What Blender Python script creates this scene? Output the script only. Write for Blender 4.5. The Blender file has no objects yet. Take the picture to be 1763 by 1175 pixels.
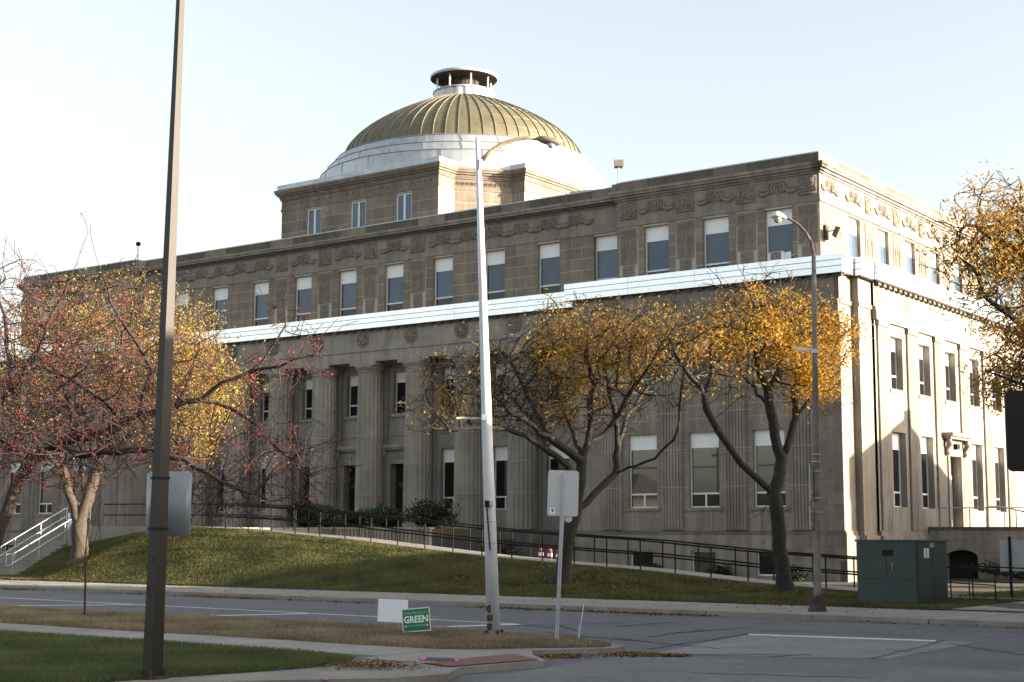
import bpy, bmesh, math, random
import numpy as np
from mathutils import Vector, Matrix
random.seed(7); rng = np.random.default_rng(7)
C = bpy.context.scene.collection
SC = bpy.context.scene
R = math.radians

# ------------------------------------------------------------------ camera
FPX, PITCH, ROLL, H = 2573.2, R(7.4314), R(.198), 2.05
cp, sp, cr, sr = math.cos(PITCH), math.sin(PITCH), math.cos(ROLL), math.sin(ROLL)
FWD = np.array([0, cp, sp]); _r = np.array([1., 0, 0]); _u = np.array([0, -sp, cp])
RT = cr * _r + sr * _u; UP = -sr * _r + cr * _u
CAM = np.array([0, 0, H])
cam = bpy.data.cameras.new('camera'); cam_o = bpy.data.objects.new('camera', cam); C.objects.link(cam_o)
cam.sensor_fit = 'HORIZONTAL'; cam.angle = 2 * math.atan(881.5 / FPX)
cam.clip_start = .1; cam.clip_end = 3000
M = Matrix.Identity(4)
for i in range(3):
    M[i][0], M[i][1], M[i][2], M[i][3] = RT[i], UP[i], -FWD[i], CAM[i]
cam_o.matrix_world = M
SC.camera = cam_o

# ------------------------------------------------------------------ sky, sun, exposure
SUN_EL, SUN_AZ = R(9.0), R(-15.0)          # azimuth from +X towards +Y
w = bpy.data.worlds.new('World'); SC.world = w; w.use_nodes = True
nt = w.node_tree; bg = nt.nodes['Background']
sky = nt.nodes.new('ShaderNodeTexSky'); sky.sky_type = 'NISHITA'; sky.sun_disc = False
sky.sun_elevation = SUN_EL; sky.sun_rotation = R(90) - SUN_AZ
sky.air_density = 1.0; sky.dust_density = 3.0; sky.ozone_density = 0.6
hs_ = nt.nodes.new('ShaderNodeHueSaturation'); hs_.inputs['Saturation'].default_value = .52      # hazy, milky autumn sky, the same all round
nt.links.new(sky.outputs[0], hs_.inputs['Color']); nt.links.new(hs_.outputs[0], bg.inputs[0]); bg.inputs[1].default_value = .098
sl = bpy.data.lights.new('sun', 'SUN'); sl.energy = 4.3; sl.angle = R(.6); sl.color = (1, .85, .65)
so = bpy.data.objects.new('sun', sl); C.objects.link(so); so.location = (30, -10, 60)
sdir = Vector((math.cos(SUN_AZ) * math.cos(SUN_EL), math.sin(SUN_AZ) * math.cos(SUN_EL), math.sin(SUN_EL)))
so.rotation_euler = sdir.to_track_quat('Z', 'Y').to_euler()
SC.view_settings.view_transform = 'Standard'; SC.view_settings.look = 'None'
SC.view_settings.gamma = 1; SC.view_settings.use_curve_mapping = False
SC.view_settings.exposure = 2.34
SC.cycles.max_bounces = 6; SC.cycles.transparent_max_bounces = 8

# ------------------------------------------------------------------ frames
TH = R(53.986)
EX = np.array([math.sin(TH), -math.cos(TH), 0]); EY = np.array([math.cos(TH), math.sin(TH), 0])
O = np.array([14.19, 64.10, 0.])
BROT = math.atan2(EX[1], EX[0])
def ray(px, py): return FWD + RT * (px - 881.5) / FPX - UP * (py - 587.5) / FPX
def ground(px, py, z=0.):
    d = ray(px, py); return CAM + d * (z - H) / d[2]
def at(px, py, Y):                       # point on the sight line at distance Y in front
    d = ray(px, py); return CAM + d * Y / d[1]
def toL(P): d = np.array(P) - O; return np.array([d @ EX, d @ EY, P[2]])
def toW(x, y, z): return O + EX * x + EY * y + np.array([0, 0, z])

# ------------------------------------------------------------------ mesh helpers
class MB:
    def __init__(s): s.v = []; s.f = []; s.m = []
    def add(s, vs, fs, m=0):
        n = len(s.v); s.v += [tuple(map(float, p)) for p in vs]
        s.f += [tuple(i + n for i in f) for f in fs]; s.m += [m] * len(fs)
    def hexa(s, p, m=0):                  # p: 4 bottom ccw + 4 top
        s.add(p, [(3, 2, 1, 0), (4, 5, 6, 7), (0, 1, 5, 4), (1, 2, 6, 5), (2, 3, 7, 6), (3, 0, 4, 7)], m)
    def box(s, x0, x1, y0, y1, z0, z1, m=0):
        s.hexa([(x0, y0, z0), (x1, y0, z0), (x1, y1, z0), (x0, y1, z0), (x0, y0, z1), (x1, y0, z1), (x1, y1, z1), (x0, y1, z1)], m)
    def fbox(s, F, a0, a1, z0, z1, o0, o1, m=0):   # box on a facade: along, height, outward
        s.hexa([F(a0, z0, o1), F(a1, z0, o1), F(a1, z0, o0), F(a0, z0, o0), F(a0, z1, o1), F(a1, z1, o1), F(a1, z1, o0), F(a0, z1, o0)], m)
    def prism(s, poly, z0, z1, m=0):
        n = len(poly); b = [(x, y, z0) for x, y in poly] + [(x, y, z1) for x, y in poly]
        s.add(b, [tuple(range(n - 1, -1, -1)), tuple(range(n, 2 * n))] + [(i, (i + 1) % n, n + (i + 1) % n, n + i) for i in range(n)], m)
    def tube(s, pts, rad, k=6, cap=True, m=0):
        pts = [np.array(p, float) for p in pts]; n = len(pts)
        rad = rad if hasattr(rad, '__len__') else [rad] * n
        vs = []; ref = None
        for i in range(n):
            d = pts[min(i + 1, n - 1)] - pts[max(i - 1, 0)]; L = np.linalg.norm(d); d = d / L if L > 1e-9 else np.array([0, 0, 1.])
            if ref is None:
                ref = np.array([0, 0, 1.]) if abs(d[2]) < .9 else np.array([1., 0, 0])
                ref = np.cross(d, ref)
            ref = ref - d * (ref @ d); q = np.linalg.norm(ref)
            ref = ref / q if q > 1e-9 else np.cross(d, [1, 0, 0]); b = np.cross(d, ref)
            for j in range(k):
                t = 2 * math.pi * j / k
                vs.append(pts[i] + (ref * math.cos(t) + b * math.sin(t)) * rad[i])
        fs = [(i * k + j, i * k + (j + 1) % k, (i + 1) * k + (j + 1) % k, (i + 1) * k + j) for i in range(n - 1) for j in range(k)]
        if cap: fs += [tuple(range(k - 1, -1, -1)), tuple(range((n - 1) * k, n * k))]
        s.add(vs, fs, m)
    def lathe(s, prof, n=32, cx=0, cy=0, m=0, cap=False):
        vs = [(cx + r * math.cos(2 * math.pi * j / n), cy + r * math.sin(2 * math.pi * j / n), z) for r, z in prof for j in range(n)]
        fs = [(i * n + j, i * n + (j + 1) % n, (i + 1) * n + (j + 1) % n, (i + 1) * n + j) for i in range(len(prof) - 1) for j in range(n)]
        if cap: fs += [tuple(range(n - 1, -1, -1)), tuple(range((len(prof) - 1) * n, len(prof) * n))]
        s.add(vs, fs, m)
    def mesh(s, name, mats, smooth=False):
        me = bpy.data.meshes.new(name); me.from_pydata(s.v, [], s.f)
        for mt in (mats if isinstance(mats, (list, tuple)) else [mats]): me.materials.append(mt)
        if any(s.m): me.polygons.foreach_set('material_index', s.m)
        if smooth: me.polygons.foreach_set('use_smooth', [True] * len(s.f))
        me.update(); return me
    def build(s, name, mats, parent=None, smooth=False, **k):
        return put(name, s.mesh(name, mats, smooth), parent, **k)
def put(name, me, parent=None, loc=(0, 0, 0), rz=0, scale=None, label=None, cat=None, group=None, kind=None):
    o = bpy.data.objects.new(name, me); C.objects.link(o); o.parent = parent
    o.location = [float(q) for q in loc]
    o.rotation_euler = rz if hasattr(rz, '__len__') else (0, 0, rz)
    if scale is not None: o.scale = scale
    return tag(o, label, cat, group, kind)
def tag(o, label=None, cat=None, group=None, kind=None):
    for k, v in (('label', label), ('category', cat), ('group', group), ('kind', kind)):
        if v: o[k] = v
    return o
def thing(name, label, cat, loc=(0, 0, 0), rz=0, group=None):
    return put(name, None, None, loc, rz, None, label, cat, group)
def copy_tree(o, parent=None):
    c = o.copy(); C.objects.link(c); c.parent = parent
    for ch in [q for q in bpy.data.objects if q.parent is o]: copy_tree(ch, c)
    return c
def facade(ox, oy, ang):
    c_, s_ = math.cos(ang), math.sin(ang)
    f = lambda a, z, out=0.: (ox + c_ * a + s_ * out, oy + s_ * a - c_ * out, z)
    f_ = lambda a, z, out=0.: f(a, z, out)
    f_.ang = ang
    return f_

# ------------------------------------------------------------------ materials
MATS = {}
def mat(name, c1, c2=None, scale=3., rough=.8, metal=0., bump=0., fine=0., rnd=0., streak=0., spec=.5, bscale=None, detail=6., dist=0., transl=0., attr=None, coat=0.):
    m = bpy.data.materials.new(name); m.use_nodes = True; MATS[name] = m
    N, L = m.node_tree.nodes, m.node_tree.links; b = N['Principled BSDF']
    b.inputs['Roughness'].default_value = rough; b.inputs['Metallic'].default_value = metal
    b.inputs['Specular IOR Level'].default_value = spec
    if coat: b.inputs['Coat Weight'].default_value = coat
    geo = N.new('ShaderNodeNewGeometry')
    def noise(sc, det=detail, mp=None):
        n = N.new('ShaderNodeTexNoise'); n.inputs['Scale'].default_value = sc; n.inputs['Detail'].default_value = det
        n.inputs['Roughness'].default_value = .62; n.inputs['Distortion'].default_value = dist
        if mp:
            mm = N.new('ShaderNodeVectorMath'); mm.operation = 'MULTIPLY'; mm.inputs[1].default_value = mp
            L.new(geo.outputs['Position'], mm.inputs[0]); L.new(mm.outputs[0], n.inputs['Vector'])
        else: L.new(geo.outputs['Position'], n.inputs['Vector'])
        return n
    c2 = c2 or tuple(q * .75 for q in c1)
    cr_ = N.new('ShaderNodeValToRGB'); e = cr_.color_ramp.elements
    e[0].position, e[1].position = .33, .67; e[0].color = (*c2, 1); e[1].color = (*c1, 1)
    if attr:
        a = N.new('ShaderNodeAttribute'); a.attribute_name = attr; L.new(a.outputs['Fac'], cr_.inputs[0])
        e[0].position, e[1].position = 0, 1
    else: L.new(noise(scale).outputs['Fac'], cr_.inputs[0])
    out = cr_.outputs[0]
    def mult(src, fac_out, lo, hi):
        mr = N.new('ShaderNodeMapRange'); mr.inputs[1].default_value = .3; mr.inputs[2].default_value = .7
        mr.inputs[3].default_value = lo; mr.inputs[4].default_value = hi; L.new(fac_out, mr.inputs[0])
        mx = N.new('ShaderNodeVectorMath'); mx.operation = 'SCALE'
        L.new(src, mx.inputs[0]); L.new(mr.outputs[0], mx.inputs['Scale']); return mx.outputs[0]
    if fine: out = mult(out, noise(scale * 14, 3).outputs['Fac'], 1 - fine, 1 + fine)
    if streak: out = mult(out, noise(1.0, 5, (2.2, 2.2, .18)).outputs['Fac'], 1 - streak, 1 + streak * .6)
    if rnd:
        oi = N.new('ShaderNodeObjectInfo'); mr = N.new('ShaderNodeMapRange')
        mr.inputs[3].default_value = 1 - rnd; mr.inputs[4].default_value = 1 + rnd
        L.new(oi.outputs['Random'], mr.inputs[0]); mx = N.new('ShaderNodeVectorMath'); mx.operation = 'SCALE'
        L.new(out, mx.inputs[0]); L.new(mr.outputs[0], mx.inputs['Scale']); out = mx.outputs[0]
    L.new(out, b.inputs['Base Color'])
    if bump:
        bn = N.new('ShaderNodeBump'); bn.inputs['Strength'].default_value = min(1, bump); bn.inputs['Distance'].default_value = .02
        L.new(noise(bscale or scale * 8, 5).outputs['Fac'], bn.inputs['Height']); L.new(bn.outputs[0], b.inputs['Normal'])
    if transl:
        t = N.new('ShaderNodeBsdfTranslucent'); L.new(out, t.inputs[0]); ms = N.new('ShaderNodeMixShader'); ms.inputs[0].default_value = transl
        L.new(b.outputs[0], ms.inputs[1]); L.new(t.outputs[0], ms.inputs[2]); L.new(ms.outputs[0], N['Material Output'].inputs[0])
    return m
stone = mat('brown_stone', (.232, .197, .160), (.165, .139, .112), 1.1, .88, fine=.14, rnd=.14, streak=.26, bump=.25)
mortar = mat('mortar', (.46, .41, .34), (.36, .32, .26), 2, .9, streak=.1)
pstone = mat('plain_stone', (.262, .229, .196), (.188, .164, .140), .8, .88, fine=.12, rnd=.05, streak=.3, bump=.2)
lstone = mat('grey_limestone', (.300, .272, .240), (.220, .200, .176), .8, .88, fine=.12, rnd=.04, streak=.3, bump=.2)
carved = mat('weathered_carving', (.228, .197, .164), (.152, .132, .110), 5, .9, fine=.15, streak=.15)
dirty = mat('dirty_stone', (.13, .114, .096), (.08, .072, .06), 2, .9, fine=.12, streak=.25)
concrete = mat('concrete', (.27, .25, .22), (.17, .158, .138), .9, .9, fine=.1, bump=.2)
walkm = mat('walk_concrete', (.285, .268, .24), (.20, .188, .168), .6, .9, fine=.09, bump=.15)
fascia = mat('white_fascia', (.76, .78, .81), (.70, .72, .755), 0.7, .2, .85, streak=.05, fine=.04, rnd=.03)
gutterm = mat('grey_sheet_metal', (.42, .45, .48), (.31, .335, .365), 1.4, .42, .45, fine=.05, rnd=.06)
copperm = mat('bronze_roof', (.152, .138, .086), (.100, .092, .060), .9, .6, .1, fine=.1, streak=.12, rnd=.05)
ribm = mat('bronze_rib', (.185, .168, .11), (.14, .127, .085), 2, .55, .1)
drumm = mat('white_sheet_metal', (.50, .52, .54), (.40, .42, .45), 1.5, .42, .3)
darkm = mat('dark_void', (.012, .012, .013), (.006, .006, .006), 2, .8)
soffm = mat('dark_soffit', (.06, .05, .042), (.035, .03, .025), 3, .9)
framem = mat('window_frame', (.72, .73, .72), (.62, .63, .63), 3, .45)
blindm = mat('white_blind', (.82, .84, .85), (.76, .785, .80), 5, .8)
glass_sky = mat('sky_tint_glass', (.085, .125, .175), (.062, .094, .136), 1.0, .12, spec=.35, rnd=.2)  # blue base colour stands in for sky mirrored in the top panes
glassd = mat('dark_glass', (.020, .020, .022), (.009, .009, .010), .8, .05, spec=.4, rnd=.2)
glassm = mat('mirror_glass', (.030, .034, .034), (.016, .019, .020), .8, .02, spec=1., coat=.6)
doorm = mat('dark_door', (.030, .022, .018), (.018, .013, .011), 2, .4)
blackm = mat('black_paint', (.010, .010, .011), (.007, .007, .008), 5, .6, spec=.15)
galv = mat('galvanised', (.46, .47, .48), (.36, .37, .39), 6, .5, .4, fine=.08)
whitepole = mat('aged_white_paint', (.62, .645, .67), (.52, .55, .58), 1.4, .5, fine=.06)
bronzep = mat('brown_pole_paint', (.017, .0135, .011), (.011, .009, .0075), 1.3, .55, spec=.35, fine=.1)
rustm = mat('rust', (.075, .042, .028), (.035, .021, .016), 9, .9, bump=.4)
poleg = mat('grey_concrete_pole', (.20, .18, .165), (.11, .10, .092), 2.2, .85, fine=.2, streak=.3)
signback = mat('sign_back', (.46, .475, .50), (.40, .415, .44), 2, .42, .35, fine=.04)
signw = mat('sign_white', (.80, .82, .86), (.77, .79, .84), 2, .5)
signg = mat('sign_green', (.012, .17, .055), (.010, .145, .046), 2, .5)
letterw = mat('letter_white', (.85, .87, .86), (.82, .84, .83), 2, .6)
letterg = mat('letter_pale_green', (.22, .50, .30), (.18, .44, .26), 2, .6)
letterk = mat('letter_black', (.012, .012, .014), None, 2, .6)
cabm = mat('cabinet_green', (.030, .052, .045), (.022, .040, .035), 1.2, .5, fine=.1)
asphalt = mat('asphalt', (.120, .122, .130), (.084, .086, .093), .35, .9, fine=.22, bump=.35, bscale=30)
apronm = mat('worn_asphalt', (.165, .160, .152), (.105, .103, .099), .4, .9, fine=.2, bump=.35, bscale=30)
patchm = mat('road_patch', (.20, .20, .205), (.145, .146, .15), .7, .9, fine=.15, bump=.2, bscale=30)
tarm = mat('tar', (.035, .035, .037), (.024, .024, .026), 3, .7)
paintm = mat('road_paint', (.72, .72, .71), (.40, .40, .40), 5, .8, fine=.2)
redpad = mat('brick_red_pad', (.19, .085, .07), (.13, .06, .05), 1.5, .9, fine=.12)
pinkm = mat('pink_marking', (.62, .13, .30), (.35, .12, .2), 9, .8)
purplem = mat('purple_grate', (.05, .035, .065), (.03, .022, .04), 5, .7)
soil = mat('lawn_soil', (.045, .052, .022), (.075, .055, .030), 1.3, .95, fine=.3, dist=.4)
soild = mat('verge_soil', (.135, .105, .062), (.075, .062, .032), 1.6, .95, fine=.3, dist=.4)
field = mat('distant_ground', (.05, .06, .025), (.08, .07, .04), .05, .95)
bladeg = mat('grass_green', (.150, .165, .060), (.048, .072, .026), rough=.7, attr='rnd', transl=.3, spec=.2)
bladed = mat('grass_dry', (.36, .30, .20), (.12, .105, .062), rough=.8, attr='rnd', transl=.25, spec=.15)
bladel = mat('grass_far', (.160, .150, .056), (.044, .064, .020), rough=.7, attr='rnd', transl=.3, spec=.2)
litter = mat('leaf_litter', (.26, .14, .045), (.060, .034, .019), rough=.85, attr='rnd', spec=.15)
gold = mat('leaf_gold', (.52, .285, .026), (.18, .10, .015), rough=.6, attr='rnd', transl=.42, spec=.25)
goldb = mat('leaf_gold_brown', (.45, .26, .032), (.14, .088, .024), rough=.6, attr='rnd', transl=.40, spec=.25)
yellow = mat('leaf_yellow', (.46, .32, .065), (.17, .12, .04), rough=.6, attr='rnd', transl=.42, spec=.25)
berry = mat('berry_red', (.30, .042, .042), (.13, .022, .022), rough=.35, attr='rnd', spec=.5)
leafr = mat('leaf_rusty', (.34, .12, .05), (.20, .12, .03), rough=.6, attr='rnd', transl=.3)
leafg = mat('shrub_leaf', (.040, .080, .022), (.012, .028, .010), rough=.6, attr='rnd', transl=.2)
leafk = mat('shrub_dark_leaf', (.022, .034, .014), (.010, .014, .007), rough=.6, attr='rnd', transl=.2)
bark = mat('bark_dark', (.034, .029, .022), (.011, .010, .008), 9, .9, bump=1., bscale=30, fine=.2)
barkr = mat('bark_reddish', (.056, .032, .027), (.020, .013, .012), 9, .85, bump=.4, bscale=30, fine=.2)
barkt = mat('bark_tan', (.068, .052, .036), (.030, .024, .018), 8, .9, bump=.5, bscale=30, fine=.2)
brickm = mat('red_brick_wall', (.20, .085, .06), (.14, .06, .045), 3, .9, fine=.15)
roofm = mat('roof_shingle', (.07, .065, .06), (.045, .042, .04), 3, .9, fine=.2)
sidingm = mat('pale_siding', (.52, .49, .43), (.46, .43, .38), 1, .7)
orangem = mat('barrel_red', (.24, .028, .024), (.17, .02, .018), 3, .5)

UNIT = {}
def cube(m):
    if m.name not in UNIT:
        b = MB(); b.box(-.5, .5, -.5, .5, -.5, .5); UNIT[m.name] = b.mesh('block', m)
    return UNIT[m.name]
def block(name, parent, F, a0, a1, z0, z1, o0, o1, m):
    return put(name, cube(m), parent, F((a0 + a1) / 2, (z0 + z1) / 2, (o0 + o1) / 2), F.ang, (a1 - a0, o1 - o0, z1 - z0))

# ================================================================== SETTING: ground and street (facade-parallel frame)
G = put('street_frame', None, None, O, BROT); G['kind'] = 'group'
def sheet(name, poly, z, m, kind='structure', parent=None, th=None):
    b = MB()
    W = [toW(x, y, z) for x, y in poly]
    if th: b.prism([(p[0], p[1]) for p in W], z - th, z)
    else: b.add(W, [tuple(range(len(W)))])
    return b.build(name, m, parent, kind=kind)
bpy.data.objects.remove(G)
b = MB(); b.add([(-1500, -300, -.06), (1500, -300, -.06), (1500, 2500, -.06), (-1500, 2500, -.06)], [(0, 1, 2, 3)])
b.build('ground', field, kind='structure')
sheet('road', [(-160, -100), (90, -100), (90, -25.1), (-160, -25.1)], 0, asphalt)
# side street apron, patch, tar seams
pg = lambda pts, z=0: [tuple(toL(ground(a, q, z))[:2]) for a, q in pts]
apr = pg([(1075, 1129), (1200, 1134), (1350, 1140), (1560, 1149), (1763, 1157), (2100, 1172)]) + [(30, -52), (18, -56), (11.5, -50), (12.9, -45.2), (12.9, -43.2), (12.6, -40.6)]
sheet('side_street', apr, .004, apronm)
sheet('road_patch', pg([(1290, 1093), (1614, 1104), (1676, 1106), (1640, 1114), (1530, 1135), (1330, 1131), (1122, 1126), (1200, 1110)]), .004, patchm)
sheet('stop_line', pg([(1288, 1092.2), (1612, 1103.2), (1610, 1105.2), (1290, 1094.2)]), .008, paintm)
def strip(name, pts, wd, m, z=.008, par=None):
    bb = MB(); P = [ground(a, q, 0) for a, q in pts]
    vs = []
    for i, p in enumerate(P):
        d = P[min(i + 1, len(P) - 1)] - P[max(i - 1, 0)]; d /= np.linalg.norm(d); n = np.array([-d[1], d[0], 0])
        ww = wd * (.7 + .6 * random.random()) if m is tarm else wd
        vs += [p + n * ww / 2 + [0, 0, z], p - n * ww / 2 + [0, 0, z]]
    bb.add(vs, [(2 * i, 2 * i + 1, 2 * i + 3, 2 * i + 2) for i in range(len(P) - 1)])
    return bb.build(name, m, par, kind='structure')
def wig(a, q, n=9, amp=1.):
    return [(a[0] + (q[0] - a[0]) * t + random.uniform(-3, 3) * amp, a[1] + (q[1] - a[1]) * t + random.uniform(-.7, .7) * amp) for t in np.linspace(0, 1, n)]
for a, q in (((1060, 1100), (1240, 1118)), ((940, 1090), (1100, 1105)), ((250, 1062), (600, 1066)), ((1190, 1160), (1500, 1168)), ((1115, 1118), (1290, 1092)), ((1120, 1127), (1400, 1129)), ((1500, 1135), (1625, 1104)), ((1525, 1119), (1610, 1126)), ((1320, 1132), (1390, 1127)), ((905, 1077), (960, 1083)), ((960, 1078), (1000, 1087)), ((880, 1078), (1075, 1072)),
             ((1110, 1098), (1215, 1084)), ((1150, 1092), (1300, 1080)), ((1060, 1080), (1160, 1071)), ((1300, 1086), (1763, 1099)), ((1640, 1110), (1763, 1128)), ((60, 1038), (330, 1050)), ((390, 1075), (560, 1072))):
    strip('tar_seam', wig(a, q), .07, tarm, .0085)
mk = strip('road_line', [(-200, 1019.5), (0, 1029.5), (246, 1042.2), (450, 1052.5), (647, 1062.5), (780, 1069.5), (893, 1075.5)], .16, paintm)
for a, q in (((30, 1043.5), (226, 1042)), ((300, 1062.5), (530, 1057.3)), ((660, 1083.5), (893, 1075.8)), ((-220, 1032), (-20, 1028))):
    strip('hatch_line', [a, q], .30, paintm, .009)
strip('lane_line', [(520, 1046), (700, 1054), (860, 1061)], .07, patchm)
strip('lane_line', [(1560, 1081), (1763, 1089)], .07, patchm)

# far pavement and kerb
def slab_row(name, x0, x1, y0, y1, z, step, m):
    bb = MB(); x = x0
    while x < x1 - .01:
        xe = min(x + step, x1); zz = z + random.uniform(-.003, .003)
        p = [toW(x + .012, y0, 0), toW(xe - .012, y0, 0), toW(xe - .012, y1, 0), toW(x + .012, y1, 0)]
        bb.prism([(q[0], q[1]) for q in p], z - .2, zz); x = xe
    return bb
fw = sheet('pavement', [(-160, -25.0), (90, -25.0), (90, -20.8), (-160, -20.8)], .115, mat('joint_dirt', (.10, .085, .065), (.07, .06, .05), 2, .95), th=.3)
k_ = 0
for x in np.arange(-60, 36, 1.8):                      # paving bays one by one over the visible stretch
    for y0, y1 in ((-24.78, -22.8), (-22.78, -20.82)):
        W = [toW(x + .015, y0, 0), toW(x + 1.785, y0, 0), toW(x + 1.785, y1, 0), toW(x + .015, y1, 0)]
        bb = MB(); bb.prism([(q[0], q[1]) for q in W], .09, .13 + random.uniform(-.003, .003)); bb.build('paving_slab', walkm, fw)
kb = None
for x in np.arange(-80, 60, 3.0):
    W = [toW(x + .01, -25.12, 0), toW(x + 2.99, -25.12, 0), toW(x + 2.99, -24.80, 0), toW(x + .01, -24.80, 0)]
    bb = MB(); bb.prism([(q[0], q[1]) for q in W], -.1, .125); bb.build('kerb_stone', concrete, fw)
sheet('gutter', [(-160, -25.55), (90, -25.55), (90, -25.13), (-160, -25.13)], .006, apronm)

# near corner island: verge, footway, lawn
isl = [(-90, -35.3), (5, -35.35), (8.3, -35.75), (10.3, -36.15), (11.3, -36.5), (11.85, -37.0), (11.95, -37.5), (11.5, -38.2), (11.1, -38.8), (11.7, -39.6), (12.5, -40.4), (12.2, -42.2), (12.75, -43.2), (12.5, -44.2), (11.5, -45.4), (10.75, -46.5), (10.5, -48), (10.6, -52), (-90, -52)]
sheet('near_kerb', isl, .105, concrete, th=.25)
sheet('verge', [(-90, -35.48), (5, -35.53), (8.25, -35.93), (10.2, -36.33), (11.15, -36.65), (11.62, -37.08), (11.7, -37.45), (11.2, -38.1), (10.75, -38.6), (10.2, -39.3), (9.4, -39.75), (-90, -39.75)], .112, soild)
sheet('footway_bed', [(-90, -41.55), (-90, -39.75), (9.4, -39.75), (11.5, -39.75), (11.5, -42.0), (10.6, -42.2), (8.5, -41.6)], .108, MATS['joint_dirt'])
for x in np.arange(-32, 11.3, 1.75):
    x1 = min(x + 1.73, 11.35)
    W = [toW(x, -41.5 - (.5 if x1 > 10 else 0), 0), toW(x1, -41.5 - (.55 if x1 > 10 else 0), 0), toW(x1, -39.78, 0), toW(x, -39.78, 0)]
    bb = MB(); bb.prism([(q[0], q[1]) for q in W], .06, .118 + random.uniform(-.003, .003)); bb.build('footway_slab', walkm, kind='structure')
sheet('red_ramp_pad', [(11.38, -42.1), (12.1, -42.35), (12.42, -40.45), (11.45, -39.85)], .121, redpad)
sheet('near_lawn', [(-90, -41.6), (8.5, -41.75), (10.0, -42.2), (10.55, -42.9), (10.55, -43.8), (10.35, -45), (10.1, -46), (9.95, -47), (10.1, -49), (-90, -50)], .114, soil)
sheet('service_grate', pg([(733, 1132.5), (784, 1134), (786, 1138.5), (728, 1137)], .12), .126, purplem)
for p in ([(724, 1130), (736, 1132), (730, 1138), (722, 1136)], [(782, 1133.5), (790, 1133.5), (790, 1139), (783, 1139)]):
    sheet('pink_marking', pg(p, .12), .127, pinkm)
sheet('pink_marking', pg([(556, 1164), (566, 1163), (565, 1170), (557, 1169)], .12), .112, pinkm)

# far lawn (rising to the ramp), ramp, lower ground
ZX = [-60, -40, -38, -32.6, -31.4, -24.7, -20, -15.6, -12.8, -8.5, -5.6, -1.74, 2.83, 6.78, 9.5, 60]
ZZ = [.2, .2, .22, 2.15, 2.45, 2.42, 2.2, 1.91, 1.65, 1.28, 1.10, .90, .52, .31, .17, .16]
zr = lambda x: float(np.interp(x, ZX, ZZ))
def zl(x, y):
    t = min(1, max(0, (y + 20.8) / 6.6)); zt = zr(x) - .07
    if x < -33.8: return .15
    if x < -26.5:                            # the bank dies away beside the steps
        lam = (x + 33.8) / 7.3; y0 = -16.8 * (1 - lam) - 20.8 * lam; t = min(1, max(0, (y - y0) / (-14.2 - y0))); zt = 1.40 * (1 - lam) + 2.35 * lam
    s = t * t * (3 - 2 * t) * .35 + t * .65
    return .15 + (max(zt, .15) - .15) * s + .03 * math.sin(x * 1.1 + y * .7) * t * (1 - t) * 4
b = MB(); xs = np.arange(-90, 60.1, .8); ys = np.linspace(-20.85, -14.02, 14)
V_ = [toW(x, y, zl(x, y)) for x in xs for y in ys]; ny = len(ys)
b.add(V_, [(i * ny + j, (i + 1) * ny + j, (i + 1) * ny + j + 1, i * ny + j + 1) for i in range(len(xs) - 1) for j in range(ny - 1)])
b.build('lawn', soil, kind='structure', smooth=True)
sheet('lower_ground', [(-90, -14.1), (60, -14.1), (60, 60), (-90, 60)], .16, soil)
b = MB(); px_ = [x for x in np.linspace(13, -31.4, 38)]
for i in range(len(px_) - 1):
    x1, x0 = px_[i], px_[i + 1]
    b.hexa([toW(x0, -14, 0), toW(x1, -14, 0), toW(x1, -12.2, 0), toW(x0, -12.2, 0), toW(x0, -14, zr(x0)), toW(x1, -14, zr(x1)), toW(x1, -12.2, zr(x1)), toW(x0, -12.2, zr(x0))])
b.build('ramp_path', walkm, kind='structure')
sheet('entrance_path', [(11.2, -20.8), (16.5, -20.8), (18, -12), (13.2, -12.2), (10.2, -14.0), (10.6, -16)], .165, walkm)
sheet('terrace', [(-37.6, -12.2), (-24.7, -12.2), (-24.7, -6), (-26, -6), (-26, 0), (-37.6, 0)], 2.40, concrete, th=2.4)
sheet('landing', [(-33.7, -14.05), (-31.4, -14.05), (-31.4, -12.2), (-33.7, -12.2)], 2.42, walkm, th=2.4)

# ================================================================== THE BUILDING
B = thing('stone_public_building', 'large brown stone building with a ribbed bronze dome and a columned entrance', 'building', O, BROT)
FP = facade(0, 0, 0)                 # pavilion front (y=0), a = x
FU = facade(0, 1.45, 0)              # upper storey, pavilion
FM = facade(0, 2.05, 0)              # upper storey, centre
FE = facade(0, 1.70, 0)              # entablature / column front
FB = facade(0, 3.10, 0)              # back wall of the portico
FS = facade(0, 0, math.pi / 2)       # side plane x=0, a = y
FSC = facade(.48, 0, math.pi / 2)    # side centre mass
FSU = facade(-1.45, 0, math.pi / 2)  # side upper storey
AX = -30.6; SP = 3.47
PW = [-9.98, -6.74, -3.49]           # pavilion window centres
MW = [AX + SP * k for k in range(-5, 6)]
BAY = [AX - .2 + 3.48 * k for k in range(-4, 5)]
SW = [5.3, 8.8, 12.3, 15.8, 19.3]    # side windows
mir = lambda x: 2 * AX - x

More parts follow.
